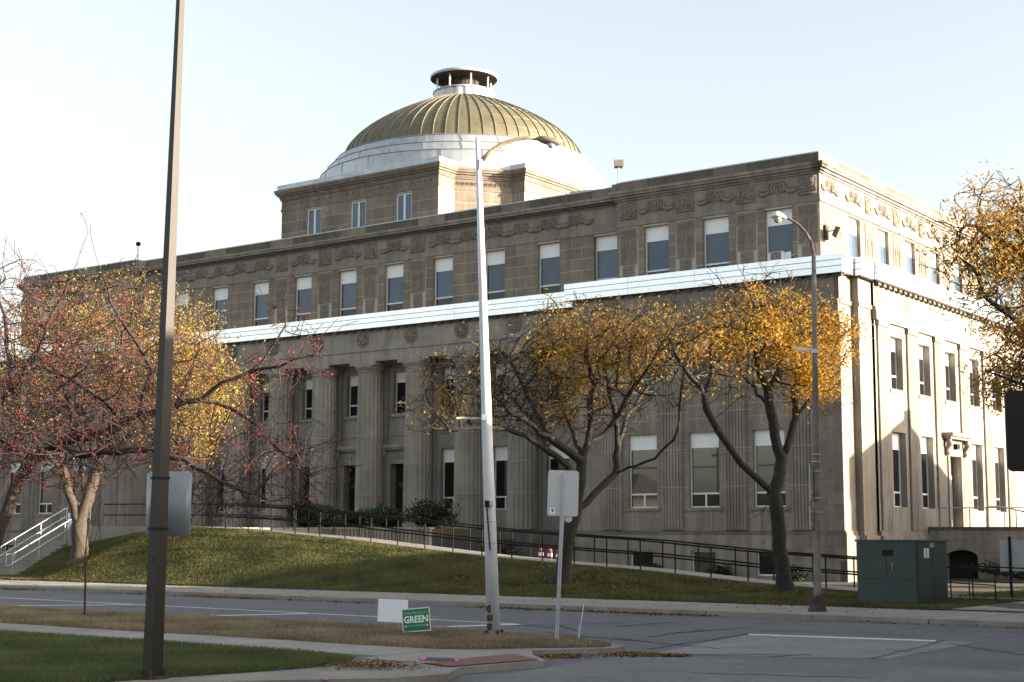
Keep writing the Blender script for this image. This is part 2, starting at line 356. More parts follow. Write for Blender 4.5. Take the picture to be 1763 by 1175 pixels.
def wall(name, F, a0, a1, z0, z1, holes, m, rev=.32, parent=B, out=0., mr=None):
    """wall sheet with real openings and reveals; holes = (a0,a1,z0,z1)"""
    bb = MB(); A = sorted({a0, a1, *[min(max(q, a0), a1) for h in holes for q in h[:2]]}); Z = sorted({z0, z1, *[min(max(q, z0), z1) for h in holes for q in h[2:]]})
    for i in range(len(A) - 1):
        for j in range(len(Z) - 1):
            ca, cz = (A[i] + A[i + 1]) / 2, (Z[j] + Z[j + 1]) / 2
            if any(h[0] < ca < h[1] and h[2] < cz < h[3] for h in holes): continue
            bb.add([F(A[i], Z[j], out), F(A[i + 1], Z[j], out), F(A[i + 1], Z[j + 1], out), F(A[i], Z[j + 1], out)], [(0, 1, 2, 3)])
    for h in holes:
        l, r_, q0, q1 = h; o1 = out - rev
        for p in ([(l, q0), (l, q1)], [(r_, q1), (r_, q0)], [(r_, q0), (l, q0)], [(l, q1), (r_, q1)]):
            (pa, pz), (qa, qz) = p
            bb.add([F(pa, pz, out), F(qa, qz, out), F(qa, qz, o1), F(pa, pz, o1)], [(0, 1, 2, 3)], 1)
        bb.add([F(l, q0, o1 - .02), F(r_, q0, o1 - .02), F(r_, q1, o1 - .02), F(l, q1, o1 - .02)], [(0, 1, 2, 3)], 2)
    return bb.build(name, [m, mr or m, darkm], parent)

WCACHE = {}
def win_parts(kind, w_, h_):
    key = (kind, round(w_, 3), round(h_, 3))
    if key in WCACHE: return WCACHE[key]
    fr, pane, bl, low = MB(), MB(), MB(), None
    t = .085 if kind == 'tower' else .06; hw = w_ / 2
    fr.box(-hw, -hw + t, -.05, .05, 0, h_); fr.box(hw - t, hw, -.05, .05, 0, h_); fr.box(-hw + t, hw - t, -.05, .05, h_ - t, h_); fr.box(-hw + t, hw - t, -.05, .05, 0, t)
    parts = []
    if kind == 'tower':
        fr.box(-.07, .07, -.052, .048, t, h_ - t)
        for s in (-1, 1):
            q = MB(); x0, x1 = sorted((s * .07, s * (hw - t))); q.box(x0, x1, -.01, .01, t, h_ - t); parts.append(('pane', q.mesh('pane', glass_sky)))
    elif kind == 'base':
        q = MB(); q.box(-hw + t, hw - t, -.01, .01, t, h_ - t); parts.append(('pane', q.mesh('pane', glassd)))
    else:
        bf, tf = {'upper': (.235, .27), 'lower': (.20, .185), 'second': (.24, .27), 'side': (.22, .20)}[kind]
        zb, zt_ = h_ * (1 - bf), h_ * tf
        fr.box(-hw + t, hw - t, -.055, .045, zt_ - .04, zt_ + .04)
        if kind in ('lower', 'side'): fr.box(-.04, .04, -.05, .05, t, zt_ - .04)
        gm = {'upper': glass_sky, 'lower': glassm, 'second': glassd, 'side': glassd}[kind]
        q = MB(); q.box(-hw + t, hw - t, -.01, .01, zt_ + .04, zb + .1); parts.append(('pane', q.mesh('pane', gm)))
        q = MB(); q.box(-hw + t, hw - t, -.015, .008, t, zt_ - .04); parts.append(('pane', q.mesh('pane', glassd)))
        q = MB(); q.box(-hw + t, hw - t, -.035, -.015, zb, h_ - t); q.box(-hw + t, hw - t, -.045, -.016, zb - .03, zb); parts.append(('blind', q.mesh('blind', blindm)))
    WCACHE[key] = (fr.mesh('window', framem), parts); return WCACHE[key]
def window(F, a, z0, w_, h_, kind, rec=.22, parent=B, name='window'):
    me, parts = win_parts(kind, w_, h_)
    o = put(name, me, parent, F(a, z0, -rec), F.ang)
    for n, pm in parts: put(n, pm, o)
    return o
def pilaster(F, a, w_, z0, z1, o=.14, flutes=7, m=pstone, name='pilaster', fd=.035):
    bb = MB(); bb.fbox(F, a - w_ / 2, a + w_ / 2, z0, z1, -.02, o - fd)
    s = w_ / flutes
    for k in range(flutes):
        c_ = a - w_ / 2 + s * (k + .5); bb.fbox(F, c_ - s * .30, c_ + s * .30, z0 + .02, z1 - .45, o - fd, o)
    bb.fbox(F, a - w_ / 2 + .003, a + w_ / 2 - .003, z1 - .45, z1 - .25, o - fd, o - .003); bb.fbox(F, a - w_ / 2 - .06, a + w_ / 2 + .06, z1 - .25, z1, -.02, o + .07)
    return bb.build(name, m, B)

# reliefs ------------------------------------------------------------
def festoon_mesh():
    bb = MB(); y = -.012
    T = lambda pts, r, k=6: bb.tube([(p[0], y, p[1]) for p in pts], r, k)
    T([(0, .33), (0, .1), (0, -.30)], [.05, .035, .02]); T([(-.09, .36), (0, .30), (.09, .36)], .045)
    for s in (-1, 1):
        T([(0, .30), (s * .14, .30), (s * .30, .20), (s * .34, .0), (s * .26, -.16), (s * .2, -.1)], [.03, .045, .055, .06, .06, .03])
        T([(0, .22), (s * .12, .16), (s * .17, 0), (s * .13, -.2)], [.03, .05, .05, .03])
        T([(s * .10, .34), (s * .34, .33), (s * .47, .22), (s * .46, .02), (s * .36, -.22)], [.02, .04, .035, .04, .025])
        T([(s * .40, -.04), (s * .56, -.17), (s * .74, -.20), (s * .92, -.12), (s * 1.02, .0)], [.04, .09, .105, .075, .04], 7)
        T([(s * .55, .02), (s * .75, -.05), (s * .95, .03)], [.02, .04, .02])
        for q in (.58, .7, .82): T([(s * q, -.12), (s * (q + .03), -.27)], [.05, .02], 5)
    return bb.mesh('festoon', carved, True)
def emblem_mesh():
    bb = MB(); y = -.012
    T = lambda pts, r, k=6: bb.tube([(p[0], y, p[1]) for p in pts], r, k)
    bb.box(-.50, .50, -.022, .01, -.44, .44)
    for s in (-1, 1):
        T([(s * .40, .36), (s * .44, .1), (s * .30, -.12), (s * .16, -.02), (s * .2, .14), (s * .3, .08)], [.03, .06, .07, .06, .05, .03])
        T([(s * .05, .34), (s * .18, .20), (s * .1, .0), (s * .22, -.22), (s * .40, -.26)], [.03, .05, .06, .06, .04])
        T([(s * .40, -.1), (s * .44, -.3)], .045)
    T([(0, .34), (0, .05)], [.06, .045]); T([(-.2, -.16), (0, .08), (.2, -.16)], .05); T([(-.40, -.36), (.40, -.36)], .05); T([(-.3, -.25), (.3, -.25)], .035)
    T([(-.3, .36), (-.12, .40), (0, .36), (.12, .40), (.3, .36)], .04)
    return bb.mesh('frieze_emblem', [carved], True)
def plaque_mesh():
    bb = MB(); y = -.015
    bb.box(-.50, .50, -.03, .01, 2.22, 2.78)
    for q in (2.36, 2.46, 2.56, 2.66): bb.box(-.40, .40, -.055, -.03, q - .02, q + .02)
    for s in (-1, 1):
        x0, x1 = sorted((s * .03, s * .47)); bb.box(x0, x1, -.03, .01, .98, 2.18)
        c_ = s * .25
        T = lambda pts, r: bb.tube([(p[0] + c_, -.035, p[1]) for p in pts], r, 5)
        T([(0, 1.05), (0, 1.5), (0, 2.08)], [.02, .05, .03]); T([(-.12, 1.95), (-.1, 1.7), (.0, 1.55)], .03); T([(.12, 1.95), (.1, 1.7), (0, 1.55)], .03); T([(-.1, 1.4), (0, 1.25), (.1, 1.4)], .03)
    bb.box(-.32, .32, -.03, .01, .12, .92)
    for q in (.25, .42, .58, .75): bb.box(-.24, .24, -.05, -.03, q - .022, q + .022)
    return bb.mesh('carved_panel', carved, False)
FEST, EMB, PLQ = festoon_mesh(), emblem_mesh(), plaque_mesh()
def medallion_mesh():
    bb = MB()
    bb.tube([(0, .01, 0), (0, -.05, 0)], .46, 20); 
    for k in range(10):
        t = 2 * math.pi * k / 10; bb.tube([(.12 * math.cos(t), -.05, .12 * math.sin(t)), (.36 * math.cos(t + .25), -.055, .36 * math.sin(t + .25))], [.05, .09], 5)
    bb.tube([(0, -.04, 0), (0, -.11, 0)], .13, 10)
    return bb.mesh('medallion', carved, False)
MED = medallion_mesh(); MEDS = MED.copy(); MEDS.materials[0] = pstone

# upper storey --------------------------------------------------------
ZU0, ZU1 = 13.85, 17.12
def upper(F, a0, a1, wins, hole_w, blocks, panels, fest, emb, endcap=(.0, .0)):
    holes = [(c_ - hole_w / 2, c_ + hole_w / 2, 14.0, 17.0) for c_ in wins]
    wall('upper_wall', F, a0, a1, ZU0, ZU1, holes, mortar if blocks else stone, .26, mr=stone)
    for c_ in wins: window(F, c_, 14.0, hole_w, 3.0, 'upper')
    if blocks:
        edges = [a0] + [q for h in holes for q in h[:2]] + [a1]; rows = np.linspace(14.22, 17.11, 6)
        for i in range(0, len(edges), 2):
            p0, p1 = edges[i], edges[i + 1]; pc = (p0 + p1) / 2; pan = [c_ for c_ in panels if p0 < c_ < p1]
            for r_ in range(5):
                if pan: cuts = [(p0, pan[0] - .53), (pan[0] + .53, p1)]
                else:
                    f_ = (.36, .64)[r_ % 2]; L_ = p1 - p0
                    cuts = [(p0, p0 + f_ * L_), (p0 + f_ * L_, p1)] if L_ > 1.1 else [(p0, p1)]
                    if L_ > 2.8: cuts = [(p0 + L_ * q, p0 + L_ * q2) for q, q2 in (((0, .3), (.3, .64), (.64, 1)), ((0, .2), (.2, .54), (.54, .84), (.84, 1)))[r_ % 2]]
                for q0, q1 in cuts:
                    if q1 - q0 > .1: block('stone_block', B, F, q0 + .02 * (q0 != p0), q1 - .02 * (q1 != p1), rows[r_] + .018, rows[r_ + 1] - .018, -.03, .01, stone)
    for c_ in panels:
        put('carved_panel', PLQ, B, F(c_, 14.25, .006), F.ang)
    # lintel band, frieze, cornice, parapet
    e0, e1 = endcap
    bb = MB(); bb.fbox(F, a0 - .002, a1 + e1 * .05, 17.12, 17.30, -.2, .06); bb.fbox(F, a0, a1, 17.30, 17.36, -.2, .03); bb.build('lintel_band', pstone, B)
    bb = MB(); bb.fbox(F, a0, a1, 17.36, 18.42, -.2, .015); bb.build('frieze', pstone, B)
    bb = MB()
    for z0, z1, o in ((18.42, 18.52, .08), (18.52, 18.64, .17), (18.64, 18.76, .28), (18.76, 18.90, .33)):
        bb.fbox(F, a0 - e0 * o, a1 + e1 * o, z0, z1, -.3, o)
    bb.build('cornice', pstone, B)
    n = max(2, int(round((a1 - a0) / 1.9))); L_ = (a1 - a0) / n
    for k in range(n): block('parapet_stone', B, F, a0 + k * L_ + .008, a0 + (k + 1) * L_ - .008, 18.902, 19.36, -.35, .012, dirty if k % 3 else stone)
    bb = MB(); bb.fbox(F, a0 - .0, a1 + e1 * .03, 19.362, 19.42, -.4, .03); bb.build('coping', galv, B)
    for c_ in fest: put('festoon', FEST, B, F(c_, 17.92, .02), F.ang, (1.0, 1, 1))
    for c_ in emb: put('frieze_emblem', EMB, B, F(c_, 17.90, .02), F.ang, (.95, 1, 1))
pc = [PW[0] - 1.66, (PW[0] + PW[1]) / 2, (PW[1] + PW[2]) / 2, PW[2] + 1.62]
upper(FU, -12.2, -1.45, PW, 1.38, True, [pc[0] + .1, pc[1], pc[2], pc[3] - .15], PW, [pc[0] + .1, pc[1], pc[2], pc[3] - .15], (1, 1))
CP = [AX + SP * k for k in (-1.5, -.5, .5, 1.5)]
fs = [AX + SP * k for k in (-2, -1, 0, 1, 2)] + [AX + s * (SP * 2.5 + SP / 2 * k) for k in range(0, 5) for s in (-1, 1)]
upper(FM, -48.2, -12.2, MW, 1.36, True, CP, fs, CP)
upper(facade(0, 1.45, 0), -59.75, -48.2, [mir(q) + .4 for q in PW[::-1]], 1.38, False, [], [mir(q) + .4 for q in PW], [], (1, 1))
sp_ = [7.05, 10.55, 14.05, 17.55]
upper(FSU, 1.45, 23.15, SW, 1.38, False, sp_, SW + [2.6, 22.0], sp_ + [], (1, 1))
# jog return between centre and pavilion upper walls, roof slab, hidden walls
bb = MB(); bb.box(-12.2, -12.15, 1.46, 2.2, 13.85, 18.42); bb.box(-12.52, -12.2, 1.2, 2.0, 18.64, 18.9)
bb.box(-48.25, -48.2, 1.46, 2.2, 13.85, 18.42); bb.build('return_wall', stone, B, kind='stuff')
for xa in (-12.5, -48.2): block('parapet_stone', B, facade(0, 0, 0), xa, xa + .3, 18.902, 19.36, -2.3, -1.44, stone)
bb = MB(); bb.box(-59.7, -1.5, 1.85, 23.1, 18.5, 18.86); bb.build('roof', roofm, B)
bb = MB(); bb.box(-59.7, -1.6, 23.0, 23.15, 0, 19.3); bb.box(-59.75, -59.6, 1.5, 23.1, 13, 19.3); bb.box(-61.2, -61.0, .1, 24.5, 0, 13.6); bb.box(-61, -.1, 24.4, 24.6, 0, 13.6); bb.build('rear_wall', stone, B)
bb = MB(); bb.box(-61, -.2, 2.3, 24.4, 13.46, 13.80); bb.build('setback_roof', roofm, B)

# lower storeys: pavilions -------------------------------------------
def pavilion(wins, x0, x1, blocks):
    hs = [(c_ - .775, c_ + .775, 3.36, 6.78) for c_ in wins] + [(c_ - .70, c_ + .70, 8.75, 11.15) for c_ in wins]
    wall('pavilion_wall', FP, x0, x1, 2.3, 13.44, hs, pstone, .26)
    for c_ in wins:
        window(FP, c_, 3.36, 1.55, 3.42, 'lower'); window(FP, c_, 8.75, 1.40, 2.40, 'second')
        bb = MB(); bb.fbox(FP, c_ - .95, c_ + .95, 3.22, 3.35, -.05, .06); bb.build('window_sill', pstone, B); bb = MB(); bb.fbox(FP, c_ - .85, c_ + .85, 8.62, 8.74, -.05, .08); bb.build('window_sill', pstone, B)
    bs = [(c_ - .62, c_ + .62, .36, 1.42) for c_ in wins]
    wall('plinth', FP, x0 - .03, x1 + .16, 0, 2.12, bs, pstone, .3, out=.16)
    bb = MB(); bb.hexa([FP(x0 - .03, 2.12, .16), FP(x1 + .16, 2.12, .16), FP(x1 + .16, 2.12, -.05), FP(x0 - .03, 2.12, -.05), FP(x0 - .02, 2.32, .06), FP(x1 + .06, 2.32, .06), FP(x1 + .06, 2.32, -.05), FP(x0 - .02, 2.32, -.05)]); bb.build('water_table', dirty, B)
    for c_ in wins: window(FP, c_, .36, 1.24, 1.06, 'base', rec=.02)
    mids = [wins[0] - 1.65, (wins[0] + wins[1]) / 2, (wins[1] + wins[2]) / 2, wins[2] + 1.65]
    for c_ in mids: pilaster(FP, c_, 1.10, 2.34, 11.6)
    bb = MB(); bb.fbox(FP, x0, x1, 11.62, 12.12, -.05, .13); bb.fbox(FP, x0, x1 + .02, 12.12, 12.30, -.05, .19); bb.build('architrave', pstone, B)
    for c_ in mids: put('medallion', MED, B, FP(c_, 12.86, .0), 0)
    return mids
mids = pavilion(PW, -13.9, 0, True)
pavilion([mir(q) for q in PW[::-1]], mir(0), mir(-13.9), False)
rows = np.arange(2.34, 11.6, .545)
for i, z in enumerate(rows):
    L_ = [(-1.22, -.42), (-.42, 0)] if i % 2 else [(-1.22, -.78), (-.78, 0)]
    for q0, q1 in L_: block('stone_block', B, FP, q0 + .015, q1 - .015 * (q1 < 0), z + .012, min(z + .533, 11.6), -.03, .012, stone)
for z in (1.06, 1.60):
    xs_ = [0.14, -.75, -1.55, -2.4] if z > 1.3 else [.14, -.4, -1.1, -1.9, -2.7]
    for q1, q0 in zip(xs_, xs_[1:]): block('stone_block', B, facade(0, -.16, 0), q0 + .01, q1 - .01, z + .01, z + .52, -.03, .015, stone)
bb = MB()                                  # pale bed joints across the pavilion and its pilasters
for z in (4.29, 6.0, 7.7, 9.4):
    for c_ in mids: bb.fbox(FP, c_ - .545, c_ + .545, z - .012, z + .012, .10, .1425)
    for c_ in PW:
        for s in (-1, 1):
            q0, q1 = sorted((c_ + s * .80, c_ + s * 1.05)); bb.fbox(FP, q0, q1, z - .012, z + .012, -.01, .004)
for c_ in PW:
    for z in np.arange(3.0, 11.4, .57):
        for s in (-1, 1):
            if 6.85 < z < 8.5: continue
            q0, q1 = sorted((c_ + s * .80, c_ + s * 1.06)); bb.fbox(FP, q0, q1, z - .009, z + .009, -.01, .003)
    for d_ in (-.55, .35): bb.fbox(FP, c_ + d_ - .009, c_ + d_ + .009, 2.36, 3.2, -.01, .003); bb.fbox(FP, c_ - d_ - .009, c_ - d_ + .009, 7.0, 7.68, -.01, .003)
    for z in (7.4, 8.0): bb.fbox(FP, c_ - 1.05, c_ + 1.05, z - .009, z + .009, -.01, .0035)
bb.build('joint_line', mortar, B, kind='stuff')
bb = MB(); bb.fbox(facade(-13.9, 0, -math.pi / 2), -3.1, 0, 0, 13.44, -.2, 0); bb2 = MB(); bb2.fbox(facade(mir(-13.9), 0, math.pi / 2), 0, 3.1, 0, 13.44, -.2, 0); bb2.build('pavilion_return', lstone, B); bb.build('pavilion_return', lstone, B)

# portico ---------------------------------------------------------------
hs = []
for k, c_ in enumerate(BAY):
    hs.append((c_ - .66, c_ + .66, 8.75, 11.12)); hs.append((c_ - .70, c_ + .70, 2.42, 5.98) if k in (3, 4, 5) else (c_ - .70, c_ + .70, 3.42, 6.75))
wall('portico_wall', FB, mir(-13.9), -13.9, 2.3, 11.7, hs, lstone, .42)
for k, c_ in enumerate(BAY):
    window(FB, c_, 8.75, 1.32, 2.37, 'second', rec=.3)
    for s in (-1, 1):                       # flat strips beside the bays
        bb = MB(); bb.fbox(FB, c_ + s * 1.22 - .28, c_ + s * 1.22 + .28, 2.32, 11.5, -.03, .14); bb.build('wall_strip', lstone, B)
    bb = MB(); bb.fbox(FB, c_ - .82, c_ + .82, 8.58, 8.74, -.05, .10); bb.build('window_sill', lstone, B); bb = MB(); bb.fbox(FB, c_ - .8, c_ + .8, 7.55, 8.3, -.05, .05); bb.build('wall_panel', lstone, B)
    if k in (3, 4, 5):
        d = MB(); d.fbox(FB, c_ - .98, c_ - .70, 2.32, 6.2, -.05, .12); d.fbox(FB, c_ + .70, c_ + .98, 2.32, 6.2, -.05, .12); d.fbox(FB, c_ - .70, c_ + .70, 5.98, 6.2, -.05, .118)
        d.fbox(FB, c_ - .98, c_ + .98, 6.2, 6.75, -.05, .08); d.fbox(FB, c_ - 1.2, c_ + 1.2, 6.86, 7.0, -.05, .42); d.fbox(FB, c_ - 1.14, c_ + 1.14, 6.75, 6.86, -.05, .32); d.fbox(FB, c_ - 1.1, c_ + 1.1, 7.0, 7.08, -.05, .30)
        surround = d.build('door_surround', lstone, B)
        for s in (-1, 1):
            q = MB(); q.tube([FB(c_ + s * 1.08, 6.74, .18), FB(c_ + s * 1.08, 6.5, .24), FB(c_ + s * 1.08, 6.25, .12), FB(c_ + s * 1.08, 6.05, .10)], [.12, .12, .08, .05], 8); q.build('console', lstone, surround)
        for q0 in (-.55, -.2, .15, .5): block('dentil', surround, FB, c_ + q0 - .1, c_ + q0 + .1, 6.3, 6.45, .08, .14, lstone)
        for s in (-1, 1):
            x0, x1 = sorted((c_ + s * .02, c_ + s * .68)); q = MB(); q.fbox(FB, x0, x1, 2.44, 4.9, -.42, -.36); q.fbox(FB, x0 + .12, x1 - .12, 3.3, 4.7, -.36, -.35, 1)
            dr = q.build('door', [doorm, glassd], B)
            q = MB(); q.tube([FB(c_ + s * .1, 3.3, -.32), FB(c_ + s * .1, 3.7, -.32)], .018, 6); q.build('handle', galv, dr)
        q = MB(); q.fbox(FB, c_ - .70, c_ + .70, 4.9, 5.0, -.42, -.34); q.fbox(FB, c_ - .68, c_ + .68, 5.0, 5.97, -.41, -.39, 1); q.build('transom_window', [doorm, glassd], B)
    else: window(FB, c_, 3.42, 1.40, 3.33, 'lower' if k < 0 else 'side', rec=.3)
bb = MB(); bb.box(mir(-13.9), -13.9, .75, 3.2, 0, 2.30); bb.box(mir(-13.9), -13.9, 1.0, 3.2, 2.303, 2.36); bb.build('stylobate', dirty, B)
# columns: five fluted drums, capital, abacus
NF = 20
def drum_mesh(r0, r1, h):
    n = NF * 4; bb = MB(); vs = []
    for r_, z in ((r0, 0), (r1, h)):
        for j in range(n):
            t = 2 * math.pi * j / n; d = (0, .045, .06, .045)[j % 4] if True else 0
            vs.append(((r_ - d) * math.cos(t), (r_ - d) * math.sin(t), z))
    bb.add(vs, [(j, (j + 1) % n, n + (j + 1) % n, n + j) for j in range(n)]); return bb.mesh('drum', lstone, False)
zc = [2.38, 4.24, 5.86, 7.48, 9.12, 11.05]; rad = lambda z: .80 - .10 * (z - 2.38) / 8.7
DR = [drum_mesh(rad(zc[i]), rad(zc[i + 1]), zc[i + 1] - zc[i] - .026) for i in range(5)]
core = MB(); core.lathe([(rad(z) - .075, z) for z in zc], 40)
for z in zc[1:5]: core.lathe([(rad(z) - .08, z - .014), (rad(z) - .004, z - .014), (rad(z) - .004, z + .014), (rad(z) - .08, z + .014)], 40); CORE = core.mesh('column', mortar, True)
cap = MB(); cap.lathe([(.70, 11.03), (.72, 11.06), (.70, 11.08), (.74, 11.14), (.84, 11.26), (.90, 11.36), (.90, 11.41)], 32, cap=True); CAPM = cap.mesh('capital', lstone, True)
ab = MB(); ab.box(-.95, .95, -.72, .95, 11.412, 11.60); ABM = ab.mesh('abacus', lstone)
for k in range(-4, 4):
    xc = AX - .2 + 3.48 * (k + .5)
    o = put('column', CORE, B, (xc, 2.42, 0))
    for i in range(5): put('drum', DR[i], o, (0, 0, zc[i] - 2.42 + .013 + 2.42 - 0))
    put('capital', CAPM, o); put('abacus', ABM, o)
bb = MB(); x0, x1 = mir(-13.9) + .0, -13.9
bb.fbox(FE, x0, x1, 11.60, 12.18, -1.6, 0); bb.fbox(FE, x0, x1, 12.18, 12.36, -1.6, .06); bb.fbox(FE, x0, x1, 12.36, 13.44, -1.6, -.02); bb.build('entablature', lstone, B)
for k in range(-4, 4): put('medallion', MED, B, FE(AX - .2 + 3.48 * (k + .5), 12.90, -.02), 0)
for k in range(-4, 5):
    bb = MB(); c_ = AX - .2 + 3.48 * k; bb.fbox(FE, c_ + 1.73, c_ + 1.75, 11.61, 12.17, -.01, .004); bb.build('joint_line', mortar, B)

# white metal fascia band --------------------------------------------------
def band(F, a0, a1, z0, out, n):
    L_ = (a1 - a0) / n
    for r_ in range(3):
        for k in range(n): block('fascia_board', B, F, a0 + k * L_ + .006 * (k > 0), a0 + (k + 1) * L_ - .006 * (k < n - 1), z0 + .272 * r_ + .03 * (r_ > 0), z0 + .272 * (r_ + 1), -.02, out - (.02, .01, 0)[r_], fascia)
ZB = 13.45
band(facade(0, -.02, 0), -14.2, .30, ZB, .26, 4)
band(FE, mir(-14.2), -14.2, ZB - .01, .26, 8)
band(facade(0, -.02, 0), mir(.30), mir(-14.2), ZB, .26, 4)
band(FS, -.24, 1.06, ZB, .30, 1)
band(facade(.33, 0, math.pi / 2), 1.06, 2.52, ZB, .30, 1)
band(facade(.48, 0, math.pi / 2), 2.52, 22.1, ZB, .30, 5)
band(facade(.33, 0, math.pi / 2), 22.1, 24.8, ZB, .30, 1)
bb = MB()                                    # backing/top of the band and soffits
bb.box(-14.2, .28, -.24, 1.4, 13.47, 14.20); bb.box(mir(-14.2), -14.2, 1.5, 2.0, 13.47, 14.19); bb.box(mir(.28), mir(-14.2), -.24, 1.4, 13.47, 14.20)
bb.box(-1.4, .60, 1.08, 24.6, 13.47, 14.20); bb.box(.60, .74, 2.54, 22.0, 13.47, 14.20); bb.build('gutter_box', gutterm, B)
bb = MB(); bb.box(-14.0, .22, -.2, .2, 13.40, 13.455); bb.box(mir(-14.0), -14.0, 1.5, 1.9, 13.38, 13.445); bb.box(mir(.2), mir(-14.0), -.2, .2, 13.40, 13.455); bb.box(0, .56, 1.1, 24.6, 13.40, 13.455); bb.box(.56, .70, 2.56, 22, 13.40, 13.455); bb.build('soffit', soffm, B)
bb = MB()
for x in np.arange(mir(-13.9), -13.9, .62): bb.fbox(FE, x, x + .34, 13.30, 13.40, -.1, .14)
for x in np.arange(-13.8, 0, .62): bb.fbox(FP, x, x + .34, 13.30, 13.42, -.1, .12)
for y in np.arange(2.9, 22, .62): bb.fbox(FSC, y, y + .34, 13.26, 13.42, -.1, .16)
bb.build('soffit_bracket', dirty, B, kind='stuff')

# side facade ------------------------------------------------------------------
bb = MB(); bb.fbox(FS, .0, 1.31, 2.3, 13.42, -.2, 0); bb.fbox(FS, -.16, 1.31, 0, 2.12, -.2, .16); bb.fbox(FS, -.05, 1.31, 2.12, 2.32, -.2, .06)
bb.fbox(facade(.33, 0, math.pi / 2), 1.31, 2.76, .0, 13.42, -.5, 0); bb.fbox(facade(.33, 0, math.pi / 2), 1.25, 2.76, 0, 2.12, -.5, .14)
bb2 = MB(); bb2.fbox(facade(.33, 0, math.pi / 2), 21.84, 24.6, .0, 13.42, -.5, 0); bb2.build('corner_pier', pstone, B); bb.build('corner_pier', pstone, B)
for F, a0, a1 in ((FS, 0, 1.31), (facade(.33, 0, math.pi / 2), 1.27, 2.76), (FSC, 2.72, 21.84)):
    bb = MB(); bb.fbox(F, a0, a1, 12.14, 12.32, -.05, .07); bb.build('taenia', pstone, B)
hs = []
for i, c_ in enumerate(SW):
    hs.append((c_ - .72, c_ + .72, 8.75, 11.18)); hs.append((c_ - .80, c_ + .80, 2.55, 6.0) if i == 2 else (c_ - .80, c_ + .80, 3.40, 6.80))
wall('side_wall', FSC, 2.76, 21.84, 0, 13.42, hs, pstone, .36, out=-.04)
for i, c_ in enumerate(SW):
    window(FSC, c_, 8.75, 1.44, 2.43, 'second', rec=.40)
    bb = MB(); bb.fbox(FSC, c_ - .95, c_ + .95, 8.55, 8.74, -.15, .02); bb.build('window_sill', pstone, B)
    if i != 2: window(FSC, c_, 3.40, 1.60, 3.40, 'side', rec=.40)
for c_ in [3.55, 7.05, 10.55, 14.05, 17.55, 21.05]:
    pilaster(FSC, c_, 1.16, 2.34, 11.7, o=.06, fd=.012)
    put('medallion', MEDS, B, FSC(c_, 12.86, -.04), math.pi / 2, (1, .25, 1))
bb = MB(); bb.fbox(FSC, 2.74, 21.86, 11.7, 12.14, -.1, .1); bb.build('architrave', pstone, B)
bb = MB(); bb.fbox(FSC, 2.74, 8.4, 0, 2.12, -.1, .14); bb.fbox(FSC, 2.74, 8.4, 2.12, 2.32, -.1, .05); bb.build('plinth', pstone, B)
d = MB(); c_ = 12.2
d.fbox(FSC, c_ - 1.02, c_ - .80, 2.55, 6.25, -.1, .12); d.fbox(FSC, c_ + .80, c_ + 1.02, 2.55, 6.25, -.1, .12); d.fbox(FSC, c_ - .80, c_ + .80, 6.0, 6.25, -.1, .118)
d.fbox(FSC, c_ - 1.02, c_ + 1.02, 6.25, 6.8, -.1, .10); d.fbox(FSC, c_ - 1.5, c_ + 1.5, 6.8, 6.92, -.1, .45); d.fbox(FSC, c_ - 1.58, c_ + 1.58, 6.92, 7.10, -.1, .58)
sd = d.build('door_surround', pstone, B)
for s in (-1, 1):
    q = MB(); q.tube([FSC(c_ + s * 1.25, 6.8, .22), FSC(c_ + s * 1.25, 6.55, .30), FSC(c_ + s * 1.25, 6.3, .16), FSC(c_ + s * 1.25, 6.12, .2), FSC(c_ + s * 1.25, 6.0, .1)], [.16, .17, .10, .12, .06], 8); q.build('console', pstone, sd)
q = MB(); q.fbox(FSC, c_ - .2, c_ + .2, 6.35, 6.6, .1, .28); q.build('door_lamp', blackm, sd)
q = MB(); q.fbox(FSC, c_ - .76, c_ - .02, 2.57, 4.9, -.44, -.38); q.fbox(FSC, c_ - .62, c_ - .16, 2.9, 4.7, -.38, -.375, 1); q.build('door', [framem, glassd], B)
q = MB(); q.fbox(FSC, c_ + .02, c_ + .76, 2.57, 4.9, -.44, -.38); q.fbox(FSC, c_ + .16, c_ + .62, 2.9, 4.7, -.38, -.375, 1); q.build('door', [framem, glassd], B)
q = MB(); q.fbox(FSC, c_ - .78, c_ + .78, 4.9, 5.1, -.44, -.36)
for z in np.arange(5.15, 5.95, .1): q.fbox(FSC, c_ - .78, c_ + .78, z, z + .06, -.43, -.39)
q.build('door_louvre', framem, B)
# side stoop with arched opening, steps, tube railing
bb = MB(); ys0, xe = 8.55, 9.0
prof = [(0.5, 0.0), (1.25, 0.0), (1.25, 1.15)] + [(2.0 - .75 * math.cos(t), 1.15 + .33 * math.sin(t)) for t in np.linspace(.25, math.pi - .25, 9)] + [(2.75, 1.15), (2.75, 0), (xe, 0), (xe, 2.42), (.5, 2.42)]
n = len(prof)
bb.add([(x, ys0, z) for x, z in prof] + [(x, ys0 + .5, z) for x, z in prof], [tuple(range(n - 1, -1, -1))[::-1]] + [(i, (i + 1) % n, n + (i + 1) % n, n + i) for i in range(n)])
stoop = bb.build('stoop', lstone, B)
q = MB(); q.box(.49, xe + .05, ys0 - .06, 16.0, 2.421, 2.54); q.build('stoop_coping', dirty, stoop)
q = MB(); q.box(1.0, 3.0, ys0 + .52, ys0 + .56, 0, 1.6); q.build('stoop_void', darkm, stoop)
q = MB(); q.box(.5, xe - .02, ys0 + .6, 16, 0, 2.40); q.build('stoop_core', lstone, stoop)
for z in (.75, 1.35, 1.9):
    q = MB(); q.box(2.78 if z < 1.5 else .5, xe, ys0 - .004, ys0, z, z + .015); q.build('joint_line', dirty, stoop)
